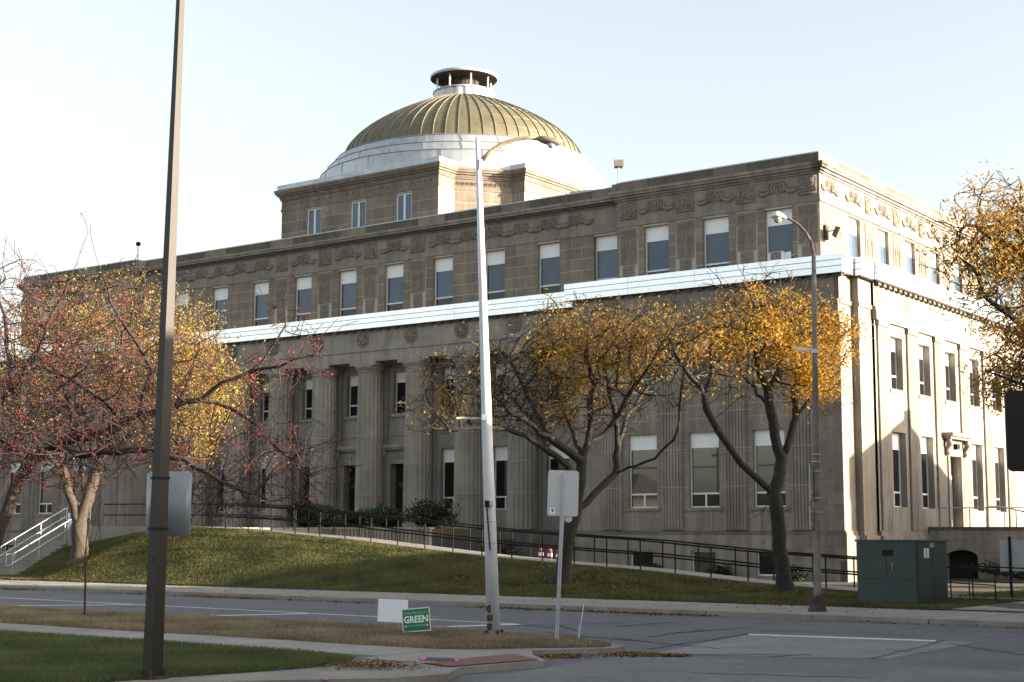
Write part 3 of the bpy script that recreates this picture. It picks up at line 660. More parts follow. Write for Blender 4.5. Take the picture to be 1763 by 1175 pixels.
rl = thing('stoop_railing', 'grey tube railing on the side entrance steps at the right end of the building', 'railing', O, BROT)
q = MB(); q.tube([(.9, ys0 + .15, 3.42), (4.0, ys0 + .15, 3.42), (7.5, ys0 + .15, 2.7)], .03, 6); q.tube([(2.6, 10.4, 3.5), (3.4, 10.4, 3.5), (6.2, 10.4, 2.75)], .03, 6); q.tube([(2.6, 13.4, 3.5), (3.6, 13.4, 3.5), (7, 13.4, 2.75)], .03, 6); q.build('handrail', galv, rl)
for x in (.9, 2.4, 4.0, 5.6): q = MB(); q.tube([(x, ys0 + .15, 2.54), (x, ys0 + .15, 3.42 if x < 4.1 else 3.08)], .022, 6); q.build('post', galv, rl)
for y in (10.4, 13.4):
    for x, z in ((2.6, 3.5), (4.0, 3.35), (5.6, 2.9)): q = MB(); q.tube([(x, y, 2.54), (x, y, z)], .022, 6); q.build('post', galv, rl)

# tower and dome ---------------------------------------------------------------
TX, TY = -30.84, 12.98
pts = [(-36.88, 3.0), (-24.8, 3.0), (-24.8, 4.4), (-22.65, 6.94), (-21.75, 6.94), (-21.75, 19.0), (-22.65, 19.0), (-24.8, 21.6), (-24.8, 23.0), (-36.88, 23.0), (-36.88, 21.6), (-39.0, 19.0), (-39.9, 19.0), (-39.9, 6.94), (-39.0, 6.94), (-36.88, 4.4)]
def offs(poly, d):
    n = len(poly); out = []
    for i in range(n):
        p0, p1, p2 = (np.array(poly[j % n]) for j in (i - 1, i, i + 1))
        e1, e2 = (p1 - p0) / np.linalg.norm(p1 - p0), (p2 - p1) / np.linalg.norm(p2 - p1)
        n1, n2 = np.array([e1[1], -e1[0]]), np.array([e2[1], -e2[0]])
        out.append(tuple(p1 + (n1 + n2) * d / (1 + n1 @ n2)))
    return out
FT = facade(-30.84, 3.0, 0)
TWN = [-3.38, .1, 3.54]
tb = MB(); n = len(pts)
for i in range(n):                           # walls, the front one cut for its windows
    if i == 0: continue
    (xa, ya), (xb, yb) = pts[i], pts[(i + 1) % n]
    tb.add([(xa, ya, 18.7), (xb, yb, 18.7), (xb, yb, 22.3), (xa, ya, 22.3)], [(0, 1, 2, 3)])
tower = tb.build('tower', mortar, B)
wall('tower_wall', FT, -6.04, 6.04, 18.7, 22.3, [(c_ - .58, c_ + .58, 19.0, 21.22) for c_ in TWN], mortar, .2, tower, mr=stone)
for c_ in TWN: window(FT, c_, 19.0, 1.16, 2.22, 'tower', rec=.12, parent=tower)
def tblocks(F, L0, L1, holes):
    rows_ = [18.72, 19.28, 19.96, 20.64, 21.30]
    for r_ in range(4):
        ed = [L0] + [q for h in holes for q in h] + [L1]
        for i in range(0, len(ed), 2):
            p0, p1 = ed[i], ed[i + 1]; L_ = p1 - p0
            cut = [0, 1] if L_ < .6 else ([0, .62, 1] if r_ % 2 else [0, .25, 1] if L_ < 2 else [0, .2, .8, 1])
            for q0, q1 in zip(cut, cut[1:]): block('stone_block', tower, F, p0 + L_ * q0 + .02, p0 + L_ * q1 - .02, rows_[r_] + .02, rows_[r_ + 1] - .02, -.03, .01, stone)
tblocks(FT, -6.03, 6.03, [(c_ - .58, c_ + .58) for c_ in TWN])
ca = math.atan2(2.54, 2.15); FC = facade(-24.8, 4.4, ca); tblocks(FC, .02, 3.30, [])
tblocks(facade(-22.65, 6.94, 0), .02, .89, [])
q = MB(); q.prism(offs(pts, .05), 21.32, 21.46); q.prism(offs(pts, .018), 21.46, 21.98); q.prism(offs(pts, .08), 21.98, 22.08); q.build('tower_frieze', stone, tower)
q = MB()
for d_, z0, z1 in ((.12, 22.08, 22.22), (.22, 22.22, 22.34), (.32, 22.34, 22.46), (.36, 22.46, 22.60)): q.prism(offs(pts, d_), z0, z1)
q.build('tower_cornice', stone, tower)
q = MB(); q.prism(offs(pts, .22), 22.60, 22.92); q.build('tower_gutter', gutterm, tower)
q = MB()
for a in np.arange(.12, 3.2, .27):
    q.tube([FC(a, 21.62, .02), FC(a + .07, 21.80, .05), FC(a + .14, 21.62, .02)], .03, 4); q.tube([FC(a + .14, 21.84, .02), FC(a + .2, 21.70, .04)], .025, 4)
for a in np.arange(-5.8, 5.8, .45): q.tube([FT(a, 21.64, .02), FT(a + .1, 21.78, .03), FT(a + .2, 21.64, .02)], .02, 4)
q.build('tower_ornament', carved, tower, kind='stuff')
# stepped metal rings, dome skin, ribs, lantern
dome = None
def ring(name, r0, z0, r1, z1, rt):
    q = MB(); q.lathe([(r0, z0), (r1, z1), (r1 - .03, z1 + .03), (rt, z1 + .06)], 96); return q
q = ring('r', 9.16, 22.7, 9.06, 24.10, 8.5); q2 = ring('r', 8.74, 24.0, 8.60, 24.68, 8.1); q3 = ring('r', 8.28, 24.6, 8.10, 25.24, 7.5)
rr0, zz0, rt, zt, ee = 7.62, 25.3, 1.95, 29.50, 1.86
pr = [(rt + (rr0 - rt) * (1 - t ** ee), zz0 + (zt - zz0) * t) for t in np.linspace(0, 1, 22)]
d = MB(); d.lathe(pr, 96)
dome = d.build('dome', copperm, B, True, loc=(TX, TY, 0))
for i, qq in enumerate((q, q2, q3)): qq.build('dome_ring', gutterm, dome)
sm = MB()
for (rr, z0, z1), n_ in zip(((9.13, 22.9, 24.08), (8.70, 24.16, 24.66), (8.23, 24.74, 25.2)), (24, 24, 24)):
    for k in range(n_):
        t = 2 * math.pi * (k + .5 * (rr < 9)) / n_; u0 = np.array([math.cos(t), math.sin(t)]); v0 = np.array([-u0[1], u0[0]]) * .012
        p = [(*(u0 * rr + v0), z0), (*(u0 * (rr + .025) + v0), z0), (*(u0 * (rr + .025) - v0), z0), (*(u0 * rr - v0), z0)]
        sm.hexa(p + [(x - u0[0] * .05, y - u0[1] * .05, z1) for x, y, _ in p])
sm.build('ring_seam', gutterm, dome, kind='stuff')
for r_, z in ((9.075, 24.10), (8.615, 24.68), (8.115, 25.24)):
    q = MB(); q.lathe([(r_ - .04, z - .035), (r_ + .012, z - .035), (r_ + .012, z - .005), (r_ - .04, z - .005)], 96); q.build('ring_lip', dirty, dome)
rb = MB(); w2 = .024
vs = []
for r_, z in pr: vs += [(r_ - .03, -w2, z - .03), (r_ + .04, -w2 * .8, z + .035), (r_ + .04, w2 * .8, z + .035), (r_ - .03, w2, z - .03)]
rb.add(vs, [(4 * i + j, 4 * i + 4 + j, 4 * i + 5 + j, 4 * i + 1 + j) for i in range(len(pr) - 1) for j in range(3)])
RB = rb.mesh('rib', ribm)
for k in range(64): put('rib', RB, dome, (0, 0, 0), 2 * math.pi * (k + .3) / 64)
hl = MB(); 
for f_ in (.2, .42, .64, .83):
    i = int(f_ * 21); hl.lathe([(pr[i][0] + .012, pr[i][1] - .015), (pr[i][0] + .012, pr[i][1] + .02)], 96)
hl.build('dome_seam', copperm, dome)
ld = MB(); n = 88; vs = []
for z in (29.3, 30.02):
    for j in range(n):
        t = 2 * math.pi * j / n; r_ = 1.95 if j % 4 < 2 else 1.90; vs.append((r_ * math.cos(t), r_ * math.sin(t), z))
ld.add(vs, [(j, (j + 1) % n, n + (j + 1) % n, n + j) for j in range(n)]); ld.lathe([(1.98, 30.0), (2.0, 30.04), (1.98, 30.1), (1.6, 30.11)], 48)
lant = ld.build('lantern_drum', drumm, B, loc=(TX, TY, 0))
lr = MB(); lr.lathe([(2.13, 30.98), (2.17, 31.0), (2.17, 31.15), (2.1, 31.19), (1.0, 31.3), (.02, 31.36)], 48, m=0); lr.build('lantern_roof', drumm, lant, True)
lr = MB(); lr.lathe([(.02, 30.9), (.9, 30.9), (2.135, 30.985)], 48); lr.build('lantern_soffit', soffm, lant)
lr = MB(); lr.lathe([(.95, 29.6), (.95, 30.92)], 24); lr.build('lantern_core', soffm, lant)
for k in range(8):
    t = 2 * math.pi * (k + .15) / 8; q = MB(); q.tube([(1.75 * math.cos(t), 1.75 * math.sin(t), 30.05), (1.75 * math.cos(t), 1.75 * math.sin(t), 30.98)], .06, 6); q.build('lantern_post', drumm, lant)
# roof hatch by the right of the tower
q = MB(); q.hexa([(-17.6, 6, 18.8), (-15.9, 6, 18.8), (-15.9, 7.4, 18.8), (-17.6, 7.4, 18.8), (-18.0, 5.9, 20.6), (-15.8, 5.9, 20.5), (-15.8, 7.5, 20.75), (-18.0, 7.5, 20.85)]); q.build('roof_hatch', galv, B)
#PART2
# ================================================================== unseen houses and evergreen across the side street, sized to throw the evening shadow
SROT = SUN_AZ
def sunL(a, c, z=0.):                       # along the sun line (a) and across it (c)
    return np.array([math.cos(SROT) * a - math.sin(SROT) * c, math.sin(SROT) * a + math.cos(SROT) * c, z])
def house(name, label, c0, c1, a0, a1, eave, peak, wallm, chim=None, peak_at=.5, eave2=None):
    eave2 = eave if eave2 is None else eave2
    o = thing(name, label, 'house', sunL(a0, c0), SROT, 'houses across the side street')
    L_, W_ = a1 - a0, c1 - c0; pk = W_ * peak_at
    q = MB(); vs = [(0, 0, 0), (0, W_, 0), (0, W_, eave2), (0, pk, peak), (0, 0, eave)]
    q.add(vs + [(L_, y, z) for _, y, z in vs], [(0, 1, 2, 3, 4), (9, 8, 7, 6, 5), (0, 4, 9, 5), (1, 6, 7, 2), (0, 5, 6, 1), (4, 3, 8, 9), (3, 2, 7, 8)]); q.build('wall', wallm, o)
    q = MB()
    for y0, z0, y1, z1 in ((-.12, eave - .04, pk, peak), (pk, peak, W_ + .12, eave2 - .04)):
        q.hexa([(-.12, y0, z0 + .02), (L_ + .12, y0, z0 + .02), (L_ + .12, y1, z1 + .02), (-.12, y1, z1 + .02), (-.12, y0, z0 + .14), (L_ + .12, y0, z0 + .14), (L_ + .12, y1, z1 + .14), (-.12, y1, z1 + .14)])
    rf = q.build('roof', roofm, o)
    if chim: q = MB(); q.box(1.0, 1.8, chim - .3, chim + .3, peak - 1, peak + .75); q.build('chimney', brickm, rf)
    for k in range(max(1, int(W_ // 4))):
        for z in (1.0, 4.2):
            if z + 1.6 > eave: continue
            yc = W_ * (k + .5) / max(1, int(W_ // 4)); q = MB(); q.box(-.06, .02, yc - .6, yc + .6, z, z + 1.6); f = q.build('window', framem, o)
            q = MB(); q.box(-.075, -.05, yc - .5, yc + .5, z + .1, z + 1.5); q.build('pane', glassd, f)
    return o
house('gabled_house', 'pale gabled house with a brick chimney across the side street', 66.25, 77.0, 14, 25, 7.95, 9.55, sidingm, 5.0, .44, 6.0)
house('offscreen_brick_house', 'unseen long red brick house with a dark shingle roof across the side street', -6, 23.0, 11, 21, 7.9, 8.4, brickm)  # unseen row from here to the garage, heights set by the shade it casts
house('offscreen_brick_house', 'unseen low red brick house between two taller neighbours across the side street', 23.0, 29.4, 11, 21, 6.95, 7.4, brickm)
house('offscreen_brick_house', 'unseen tall red brick house with a chimney across the side street', 29.4, 38.2, 12, 22, 8.8, 9.8, brickm, 4.2)
house('offscreen_siding_house', 'unseen pale sided house with a chimney ending the row across the side street', 38.2, 51.0, 13, 24, 8.7, 9.3, sidingm, 9.0)
house('garage', 'unseen low garage beside the pale sided house across the side street', 51.0, 56.2, 13, 20, 6.1, 6.4, brickm)  # unseen low block added to shade the lawn edge

# ================================================================== vegetation
def leaf_arrays(P, S, wid, droop=.6, k=None):
    """one elongated quad per point: long axis droops, random roll"""
    n = len(P); th = rng.uniform(0, 2 * np.pi, n)
    d = np.stack([np.cos(th), np.sin(th), rng.normal(-droop, .45, n)], 1); d /= np.linalg.norm(d, axis=1)[:, None]
    r_ = rng.normal(size=(n, 3)); s_ = np.cross(d, r_); s_ /= np.linalg.norm(s_, axis=1)[:, None]
    S = S[:, None]; a = P; m1 = P + d * S * .5 + s_ * S * wid; m2 = P + d * S * .5 - s_ * S * wid; e = P + d * S
    return np.stack([a, m1, e, m2], 1)
def quads_mesh(name, Q, m, rnd=None):
    n = len(Q); me = bpy.data.meshes.new(name); me.vertices.add(n * 4); me.vertices.foreach_set('co', Q.reshape(-1).astype(np.float32))
    me.loops.add(n * 4); me.loops.foreach_set('vertex_index', np.arange(n * 4, dtype=np.int32))
    me.polygons.add(n); me.polygons.foreach_set('loop_start', np.arange(0, n * 4, 4, dtype=np.int32)); me.polygons.foreach_set('loop_total', np.full(n, 4, dtype=np.int32))
    at_ = me.attributes.new('rnd', 'FLOAT', 'FACE'); at_.data.foreach_set('value', (rng.random(n) if rnd is None else rnd).astype(np.float32))
    me.materials.append(m); me.update(); me.validate(); return me
def grow(skel, attr, D=.3, di=2.2, dk=.45, iters=140):
    """space colonisation; skel = list of (point, parent)"""
    N = [np.array(p, float) for p, _ in skel]; PA = [q for _, q in skel]
    A = np.array(attr); alive = np.ones(len(A), bool); near = np.full(len(A), 1e9); ni = np.zeros(len(A), int)
    def upd(start):
        P = np.array(N[start:])
        for c0 in range(0, len(P), 400):
            d = np.linalg.norm(A[:, None, :] - P[None, c0:c0 + 400], axis=2); j = d.argmin(1); v = d[np.arange(len(A)), j]; b_ = v < near
            near[b_] = v[b_]; ni[b_] = j[b_] + start + c0
    upd(0)
    for it in range(iters):
        alive &= near > dk; m_ = alive & (near < di)
        if not m_.any(): break
        st = len(N)
        for q in np.unique(ni[m_]):
            v = A[m_ & (ni == q)] - N[q]; v = (v / np.linalg.norm(v, axis=1)[:, None]).sum(0) + rng.normal(0, .35, 3) + [0, 0, .05]
            L_ = np.linalg.norm(v)
            if L_ < 1e-6: continue
            N.append(N[q] + v / L_ * D * rng.uniform(.75, 1.2)); PA.append(int(q))
        if len(N) == st: break
        upd(st)
    return np.array(N), np.array(PA)
def tree_mesh(N, PA, r_tip=.012, p=2.4, rmax=None, r_base=None):
    n = len(N); kids = [[] for _ in range(n)]
    for i, q in enumerate(PA):
        if q >= 0: kids[q].append(i)
    rad = np.zeros(n)
    for i in range(n - 1, -1, -1):
        rad[i] = (sum(rad[c] ** p for c in kids[i])) ** (1 / p) if kids[i] else r_tip
    if r_base:                               # keep the trunk as thick as it is in life
        f = math.log(r_base / r_tip) / math.log(max(rad[0] / r_tip, 1.01)); rad = r_tip * (rad / r_tip) ** f
    if r_base and r_base > .1: rad = rad * (1 + .6 * np.exp(-np.linalg.norm(N - N[0], axis=1) / .28))      # root flare
    bb = MB()
    starts = [i for i in range(n) if PA[i] < 0]
    stack = [(s, None) for s in starts]
    while stack:
        i, par = stack.pop(); ch = [] if par is None else [par]; ch.append(i); c = i
        while kids[c]:
            ks = sorted(kids[c], key=lambda q: -rad[q])
            for q in ks[1:]: stack.append((q, c))
            c = ks[0]; ch.append(c)
        if len(ch) < 2: continue
        rr = [rad[q] for q in ch]
        if par is not None: rr[0] = rr[1]
        bb.tube([N[q] for q in ch], rr, 8 if max(rr) > .07 else 5 if max(rr) > .025 else 3, cap=False)
    tips = np.array([i for i in range(n) if not kids[i]]); return bb, rad, tips
def limbs(base_Y, chains, sub=.3, jit=.03):
    """chains of (px, py, dY): consecutive points, the first found again among earlier ones joins there"""
    sk = []; idx = {}
    for ch in chains:
        prev = None
        for (px_, py_, dy) in ch:
            key = (px_, py_)
            if key in idx: prev = idx[key]; continue
            P = at(px_, py_, base_Y + dy)
            if prev is None: sk.append((P, -1)); prev = len(sk) - 1
            else:
                p0 = np.array(sk[prev][0]); L_ = np.linalg.norm(P - p0); k = max(1, int(L_ / sub))
                for t in range(1, k + 1):
                    j = rng.normal(0, jit, 3) if t < k else 0
                    sk.append((p0 + (P - p0) * t / k + j, prev)); prev = len(sk) - 1
            idx[key] = prev
    return sk
def blob(Y, lumps, n):
    out = []; wts = np.array([l[3] * l[4] * l[5] for l in lumps], float); wts /= wts.sum()
    for (px_, py_, dy, rx, rz, ry), w_ in zip(lumps, wts):
        k = int(n * w_); c = at(px_, py_, Y + dy); s = (Y + dy) / FPX
        v = rng.normal(size=(k, 3)); v /= np.linalg.norm(v, axis=1)[:, None]; v *= rng.random(k)[:, None] ** .42
        out.append(c + v * [rx * s, ry, rz * s])
    return np.concatenate(out)
def add_twigs(N, PA, tips, L_=.55, k=2):
    N2, P2 = list(N), list(PA)
    for t in tips:
        d0 = N[t] - N[PA[t]]; d0 /= np.linalg.norm(d0) + 1e-9
        for _ in range(k):
            d = d0 + rng.normal(0, .5, 3) + [0, 0, .3]; d /= np.linalg.norm(d)
            m_ = N[t] + d * L_ * rng.uniform(.3, .6); N2 += [m_, m_ + (d + rng.normal(0, .3, 3)) * L_ * rng.uniform(.3, .6)]; P2 += [int(t), len(N2) - 2]
    return np.array(N2), np.array(P2)
def make_tree(name, label, Y, chains, lumps, nattr, mbark, mleaf, nleaf, size, rbase, leafw=.14, dens=None, D=.3, dk=.45, droop=.7, group=None, twk=3, rtip=.0095, spread=.24, clump=.38):
    sk = limbs(Y, chains); A = blob(Y, lumps, nattr); N, PA = grow(sk, A, D=D, dk=dk)
    kids = np.bincount(PA[PA >= 0], minlength=len(N)); tips = np.where(kids == 0)[0]
    N2, P2 = add_twigs(N, PA, tips, k=twk); bb, rad, t2 = tree_mesh(N2, P2, rtip, r_base=rbase)
    base = np.array(sk[0][0]); o = thing(name, label, 'tree', base, 0, group)
    for i in range(len(bb.v)): bb.v[i] = tuple(np.array(bb.v[i]) - base)
    bb.build('trunk', mbark, o, True)
    cand = np.where(rad < .045)[0]
    pr_ = np.ones(len(cand)) if dens is None else np.array([max(.02, dens(*project(N2[i]))) for i in cand])
    cc = rng.choice(len(cand), max(8, len(cand) // 75)); CP_ = N2[cand[cc]]; dd = np.min(np.linalg.norm(N2[cand][:, None, :] - CP_[None], axis=2), axis=1)
    pr_ *= .10 + np.exp(-(dd / clump) ** 2) * (.4 + .6 * rng.random(len(cand)))          # leaves hang in clumps, other twigs are bare
    pick = rng.choice(cand, nleaf, p=pr_ / pr_.sum())
    P = N2[pick] + rng.normal(0, spread, (nleaf, 3)) * [1, 1, .8] - base
    Q = leaf_arrays(P, rng.uniform(.6, 1.3, nleaf) * size, leafw, droop)
    put('crown', quads_mesh('crown', Q, mleaf), o)
    return o, N2, rad, base
def project(P):
    d = np.array(P) - CAM; z = d @ FWD; return 881.5 + FPX * (d @ RT) / z, 587.5 - FPX * (d @ UP) / z

# honey locust in the middle of the lawn
Yt = 51.
make_tree('honey_locust_tree', 'wide spreading half bare tree in the middle of the lawn behind the plain sign post', Yt,
    [[(966, 1006, 0), (972, 960, 0), (980, 915, 0), (990, 880, 0)],
     [(990, 880, 0), (1010, 866, .2), (1036, 838, .5), (1060, 815, .8), (1064, 770, 1.0), (1060, 715, 1.2), (1048, 660, 1.2), (1040, 615, 1.5)],
     [(1060, 815, .8), (1095, 803, .2), (1128, 790, -.4), (1160, 758, -.8), (1168, 735, -.8)],
     [(1064, 770, 1.0), (1078, 720, 1.8), (1105, 680, 2.4), (1140, 640, 2.6)],
     [(990, 880, 0), (998, 830, -.2), (1002, 795, -.2), (1012, 764, .2), (1016, 720, .4), (1022, 665, .5), (1010, 610, .5)],
     [(1012, 764, .2), (1040, 748, .5), (1064, 715, .4), (1090, 668, .2)],
     [(1002, 795, -.2), (975, 775, -.6), (945, 752, -1.0), (920, 735, -1.3), (880, 712, -1.6), (850, 680, -1.8)],
     [(998, 830, -.2), (975, 800, -.9), (945, 778, -1.4), (905, 750, -2.0), (862, 738, -2.4), (815, 738, -2.6), (775, 742, -2.8)],
     [(945, 752, -1.0), (920, 700, -.6), (895, 650, -.4), (870, 610, -.2)],
     [(945, 778, -1.4), (915, 720, .8), (870, 670, 1.6), (820, 640, 2)],
     [(1002, 795, -.2), (985, 740, 1.4), (960, 680, 2.0), (945, 630, 2.2)]],
    [(1010, 610, .5, 130, 70, 2.6), (1100, 590, 1.0, 105, 68, 2.4), (890, 640, -.8, 110, 70, 2.4), (800, 670, -1.8, 85, 75, 2.2), (930, 690, 0, 120, 60, 2.2), (1040, 690, .6, 90, 60, 1.8), (745, 705, -2.6, 50, 55, 1.4), (1000, 560, .5, 110, 50, 1.6), (1155, 650, 0, 60, 60, 1.6), (870, 725, -1.5, 90, 30, 1.4)],
    4200, bark, goldb, 12500, .15, .245, leafw=.13, D=.27, dk=.36,
    dens=lambda x, y: 1.3 * math.exp(-((x - 1040) / 115) ** 2 - ((y - 590) / 70) ** 2) + .12 + .8 * math.exp(-((x - 750) / 45) ** 2 - ((y - 705) / 28) ** 2) + .7 * math.exp(-((x - 965) / 50) ** 2 - ((y - 690) / 30) ** 2) - (.15 if y > 730 else 0))
# honey locust by the lamp post
Yt = 48.3
make_tree('honey_locust_tree', 'bright golden tree with a knobbly forked trunk beside the tall grey lamp post', Yt,
    [[(1354, 1022, 0), (1348, 975, 0), (1342, 925, 0), (1338, 880, 0), (1332, 850, 0)],
     [(1338, 880, 0), (1322, 868, .1), (1316, 876, .1)],
     [(1332, 850, 0), (1312, 832, -.2), (1290, 812, -.4), (1262, 778, -.7), (1236, 742, -1.0), (1216, 705, -1.2), (1213, 680, -1.3), (1225, 645, -1.4), (1222, 600, -1.5)],
     [(1213, 680, -1.3), (1190, 650, -1.6), (1165, 615, -1.8), (1150, 580, -1.9)],
     [(1332, 850, 0), (1342, 822, .1), (1346, 790, .2), (1360, 755, .2), (1370, 720, .3), (1392, 690, .4), (1420, 655, .5)],
     [(1346, 790, .2), (1334, 750, .1), (1326, 705, 0), (1322, 670, 0), (1306, 635, -.2), (1297, 590, -.3), (1300, 545, -.3)],
     [(1322, 670, 0), (1345, 630, .3), (1352, 580, .4), (1340, 540, .4)],
     [(1370, 720, .3), (1366, 670, .8), (1385, 620, 1.2), (1400, 570, 1.4)],
     [(1326, 705, 0), (1290, 660, 1.2), (1262, 610, 1.6), (1250, 565, 1.8)]],
    [(1320, 570, 0, 95, 70, 2.2), (1385, 640, .6, 62, 72, 1.7), (1230, 590, -1.2, 75, 65, 1.8), (1170, 590, -1.6, 55, 50, 1.4), (1300, 510, 0, 80, 45, 1.4), (1425, 585, .8, 50, 60, 1.2), (1250, 650, -1, 60, 40, 1.3), (1380, 545, .5, 60, 50, 1.4)],
    2800, bark, gold, 14000, .155, .23, leafw=.13, D=.26, dk=.36,
    dens=lambda x, y: .16 + 2.2 * math.exp(-((x - 1395) / 62) ** 2 - ((y - 640) / 70) ** 2) + .9 * math.exp(-((x - 1300) / 120) ** 2 - ((y - 565) / 60) ** 2) - (.2 if y < 500 else 0))
# yellow tree on the mound by the steps
Yt = 65.8
make_tree('yellow_tree', 'dense bright yellow tree with a tan forked trunk beside the left steps', Yt,
    [[(136, 976, 0), (137, 962, 0), (138, 940, 0), (136, 905, 0), (128, 872, 0), (116, 845, -.2), (108, 810, -.3), (100, 740, -.4), (95, 680, -.4)],
     [(136, 905, 0), (148, 870, .1), (158, 835, .3), (175, 780, .5), (200, 720, .6), (225, 650, .8)],
     [(136, 905, 0), (146, 860, .8), (140, 800, 1.2), (150, 700, 1.4)],
     [(175, 780, .5), (240, 750, .2), (300, 710, .2), (340, 690, .2)],
     [(108, 810, -.3), (60, 760, -.8), (30, 700, -1)]],
    [(170, 590, 0, 170, 110, 5.0), (330, 690, 0, 78, 105, 3.2), (80, 640, -.5, 120, 120, 4.0), (250, 640, .5, 120, 110, 4.4), (290, 560, 0, 110, 60, 3), (200, 520, 0, 140, 50, 3.2), (375, 680, 0, 40, 60, 2)],
    2800, barkt, yellow, 26000, .15, .36, leafw=.17, D=.34, dk=.5, spread=.36,
    dens=lambda x, y: .34 + 1.5 * math.exp(-((x - 335) / 75) ** 2 - ((y - 690) / 95) ** 2) - (.16 if y < 530 else 0), clump=.5)
# right edge tree
Yt = 38.
make_tree('honey_locust_tree', 'golden tree reaching in over the right edge in front of the side wall', Yt,
    [[(1905, 1062, 0), (1900, 950, 0), (1888, 850, 0), (1870, 780, 0), (1845, 700, -.3), (1810, 630, -.5), (1775, 575, -.6), (1735, 540, -.8), (1695, 510, -1)],
     [(1870, 780, 0), (1880, 680, .5), (1870, 560, .8), (1840, 470, 1), (1800, 400, 1.2), (1760, 360, 1.2)],
     [(1840, 470, 1), (1780, 450, .2), (1730, 420, -.2), (1680, 390, -.4)],
     [(1845, 700, -.3), (1790, 670, -1), (1740, 655, -1.4), (1700, 640, -1.5)],
     [(1880, 680, .5), (1930, 560, .8), (1960, 450, 1)]],
    [(1660, 400, -.6, 45, 45, 1.0), (1655, 455, -.8, 40, 50, 1.0), (1665, 345, -.4, 40, 25, .8), (1700, 420, -.3, 60, 60, 1.4), (1745, 530, -.5, 72, 70, 2.0), (1755, 430, .3, 75, 70, 2.2), (1780, 620, -1, 70, 60, 1.8), (1740, 650, -1.3, 52, 45, 1.2), (1690, 480, -.8, 48, 60, 1.2), (1830, 500, .5, 90, 180, 2.6), (1770, 360, 1, 60, 60, 1.5), (1920, 480, .8, 90, 160, 2.6), (1735, 370, 0, 70, 45, 1), (1750, 585, -.5, 60, 40, 1.5)],
    3000, bark, gold, 26000, .15, .26, leafw=.13, D=.24, dk=.34)
# crab apple at the left edge
Yt = 33.
crab, CN, CR, CB = make_tree('crab_apple_tree', 'bare reddish tree hung with small red fruit reaching in from the left edge', Yt,
    [[(-70, 1085, 0), (-40, 1000, 0), (-8, 935, 0), (14, 880, 0), (30, 830, .1), (55, 792, .1)],
     [(55, 792, .1), (90, 768, .1), (130, 752, 0), (185, 746, -.2), (212, 728, -.3), (240, 716, -.4), (300, 700, -.6), (345, 690, -.7), (380, 660, -.8), (430, 640, -.9), (450, 625, -.9), (475, 588, -1), (492, 560, -1.1), (490, 515, -1.1)],
     [(55, 792, .1), (20, 770, -.2), (-30, 720, -.6), (-60, 620, -.8)],
     [(90, 768, .1), (140, 785, -.6), (200, 780, -1.0), (262, 775, -1.4), (320, 792, -1.6), (380, 830, -1.8), (430, 850, -1.9)],
     [(-30, 720, -.6), (20, 670, -.9), (60, 610, -1), (90, 540, -1), (120, 480, -1), (152, 400, -1)],
     [(20, 670, -.9), (10, 560, -.4), (-10, 470, -.3)],
     [(130, 752, 0), (118, 690, .5), (90, 620, .8), (100, 560, .9)],
     [(240, 716, -.4), (246, 680, -.4), (262, 640, -.4), (232, 585, -.4), (205, 545, -.3), (175, 470, -.3), (160, 420, -.3)],
     [(345, 690, -.7), (400, 705, -.5), (440, 730, -.4), (480, 775, -.3), (520, 810, -.3)],
     [(430, 640, -.9), (480, 632, -1.2), (540, 612, -1.4), (578, 572, -1.5)],
     [(212, 728, -.3), (180, 690, -.8), (120, 650, -1.2), (60, 625, -1.4), (0, 640, -1.5)],
     [(300, 700, -.6), (330, 640, -.2), (345, 590, 0), (400, 560, .1)]],
    [(140, 640, -.3, 170, 110, 2.4), (90, 760, -.4, 140, 80, 2.4), (200, 700, -1.2, 120, 70, 1.2), (60, 560, -.8, 110, 100, 1.8), (250, 740, -.8, 150, 70, 1.8), (420, 800, -1.4, 130, 85, 1.2), (300, 640, -.4, 110, 70, 1.6), (440, 650, -1, 90, 60, .9), (30, 720, -.6, 100, 90, 1.8), (520, 610, -1.3, 65, 50, .7), (200, 520, -.4, 80, 60, .9), (480, 560, -1, 30, 45, .5), (360, 860, -1.6, 110, 45, 1.0), (10, 480, -.5, 50, 60, .9), (540, 800, -.6, 55, 80, .7), (110, 800, -.6, 120, 50, 1.2)],
    10500, barkr, leafr, 1300, .07, .15, leafw=.22, D=.15, dk=.19, rtip=.0078, twk=1, spread=.06)
tips = np.where(CR < .009)[0]; sel = tips[rng.random(len(tips)) < .18]
bv, bf = [], []
octa = np.array([(1, 0, 0), (-1, 0, 0), (0, 1, 0), (0, -1, 0), (0, 0, 1), (0, 0, -1)], float); of = [(0, 2, 4), (2, 1, 4), (1, 3, 4), (3, 0, 4), (2, 0, 5), (1, 2, 5), (3, 1, 5), (0, 3, 5)]
for i in sel:
    for _ in range(int(rng.integers(3, 9))):
        c = CN[i] - CB + rng.normal(0, .05, 3) + [0, 0, -.05]; n0 = len(bv); bv += [tuple(c + o_ * rng.uniform(.010, .018)) for o_ in octa]; bf += [tuple(q + n0 for q in f) for f in of]
me = bpy.data.meshes.new('fruit'); me.from_pydata(bv, [], bf); at_ = me.attributes.new('rnd', 'FLOAT', 'FACE'); at_.data.foreach_set('value', np.repeat(rng.random(len(bf) // 8), 8).astype(np.float32)); me.materials.append(berry)
put('fruit', me, crab, kind='stuff')
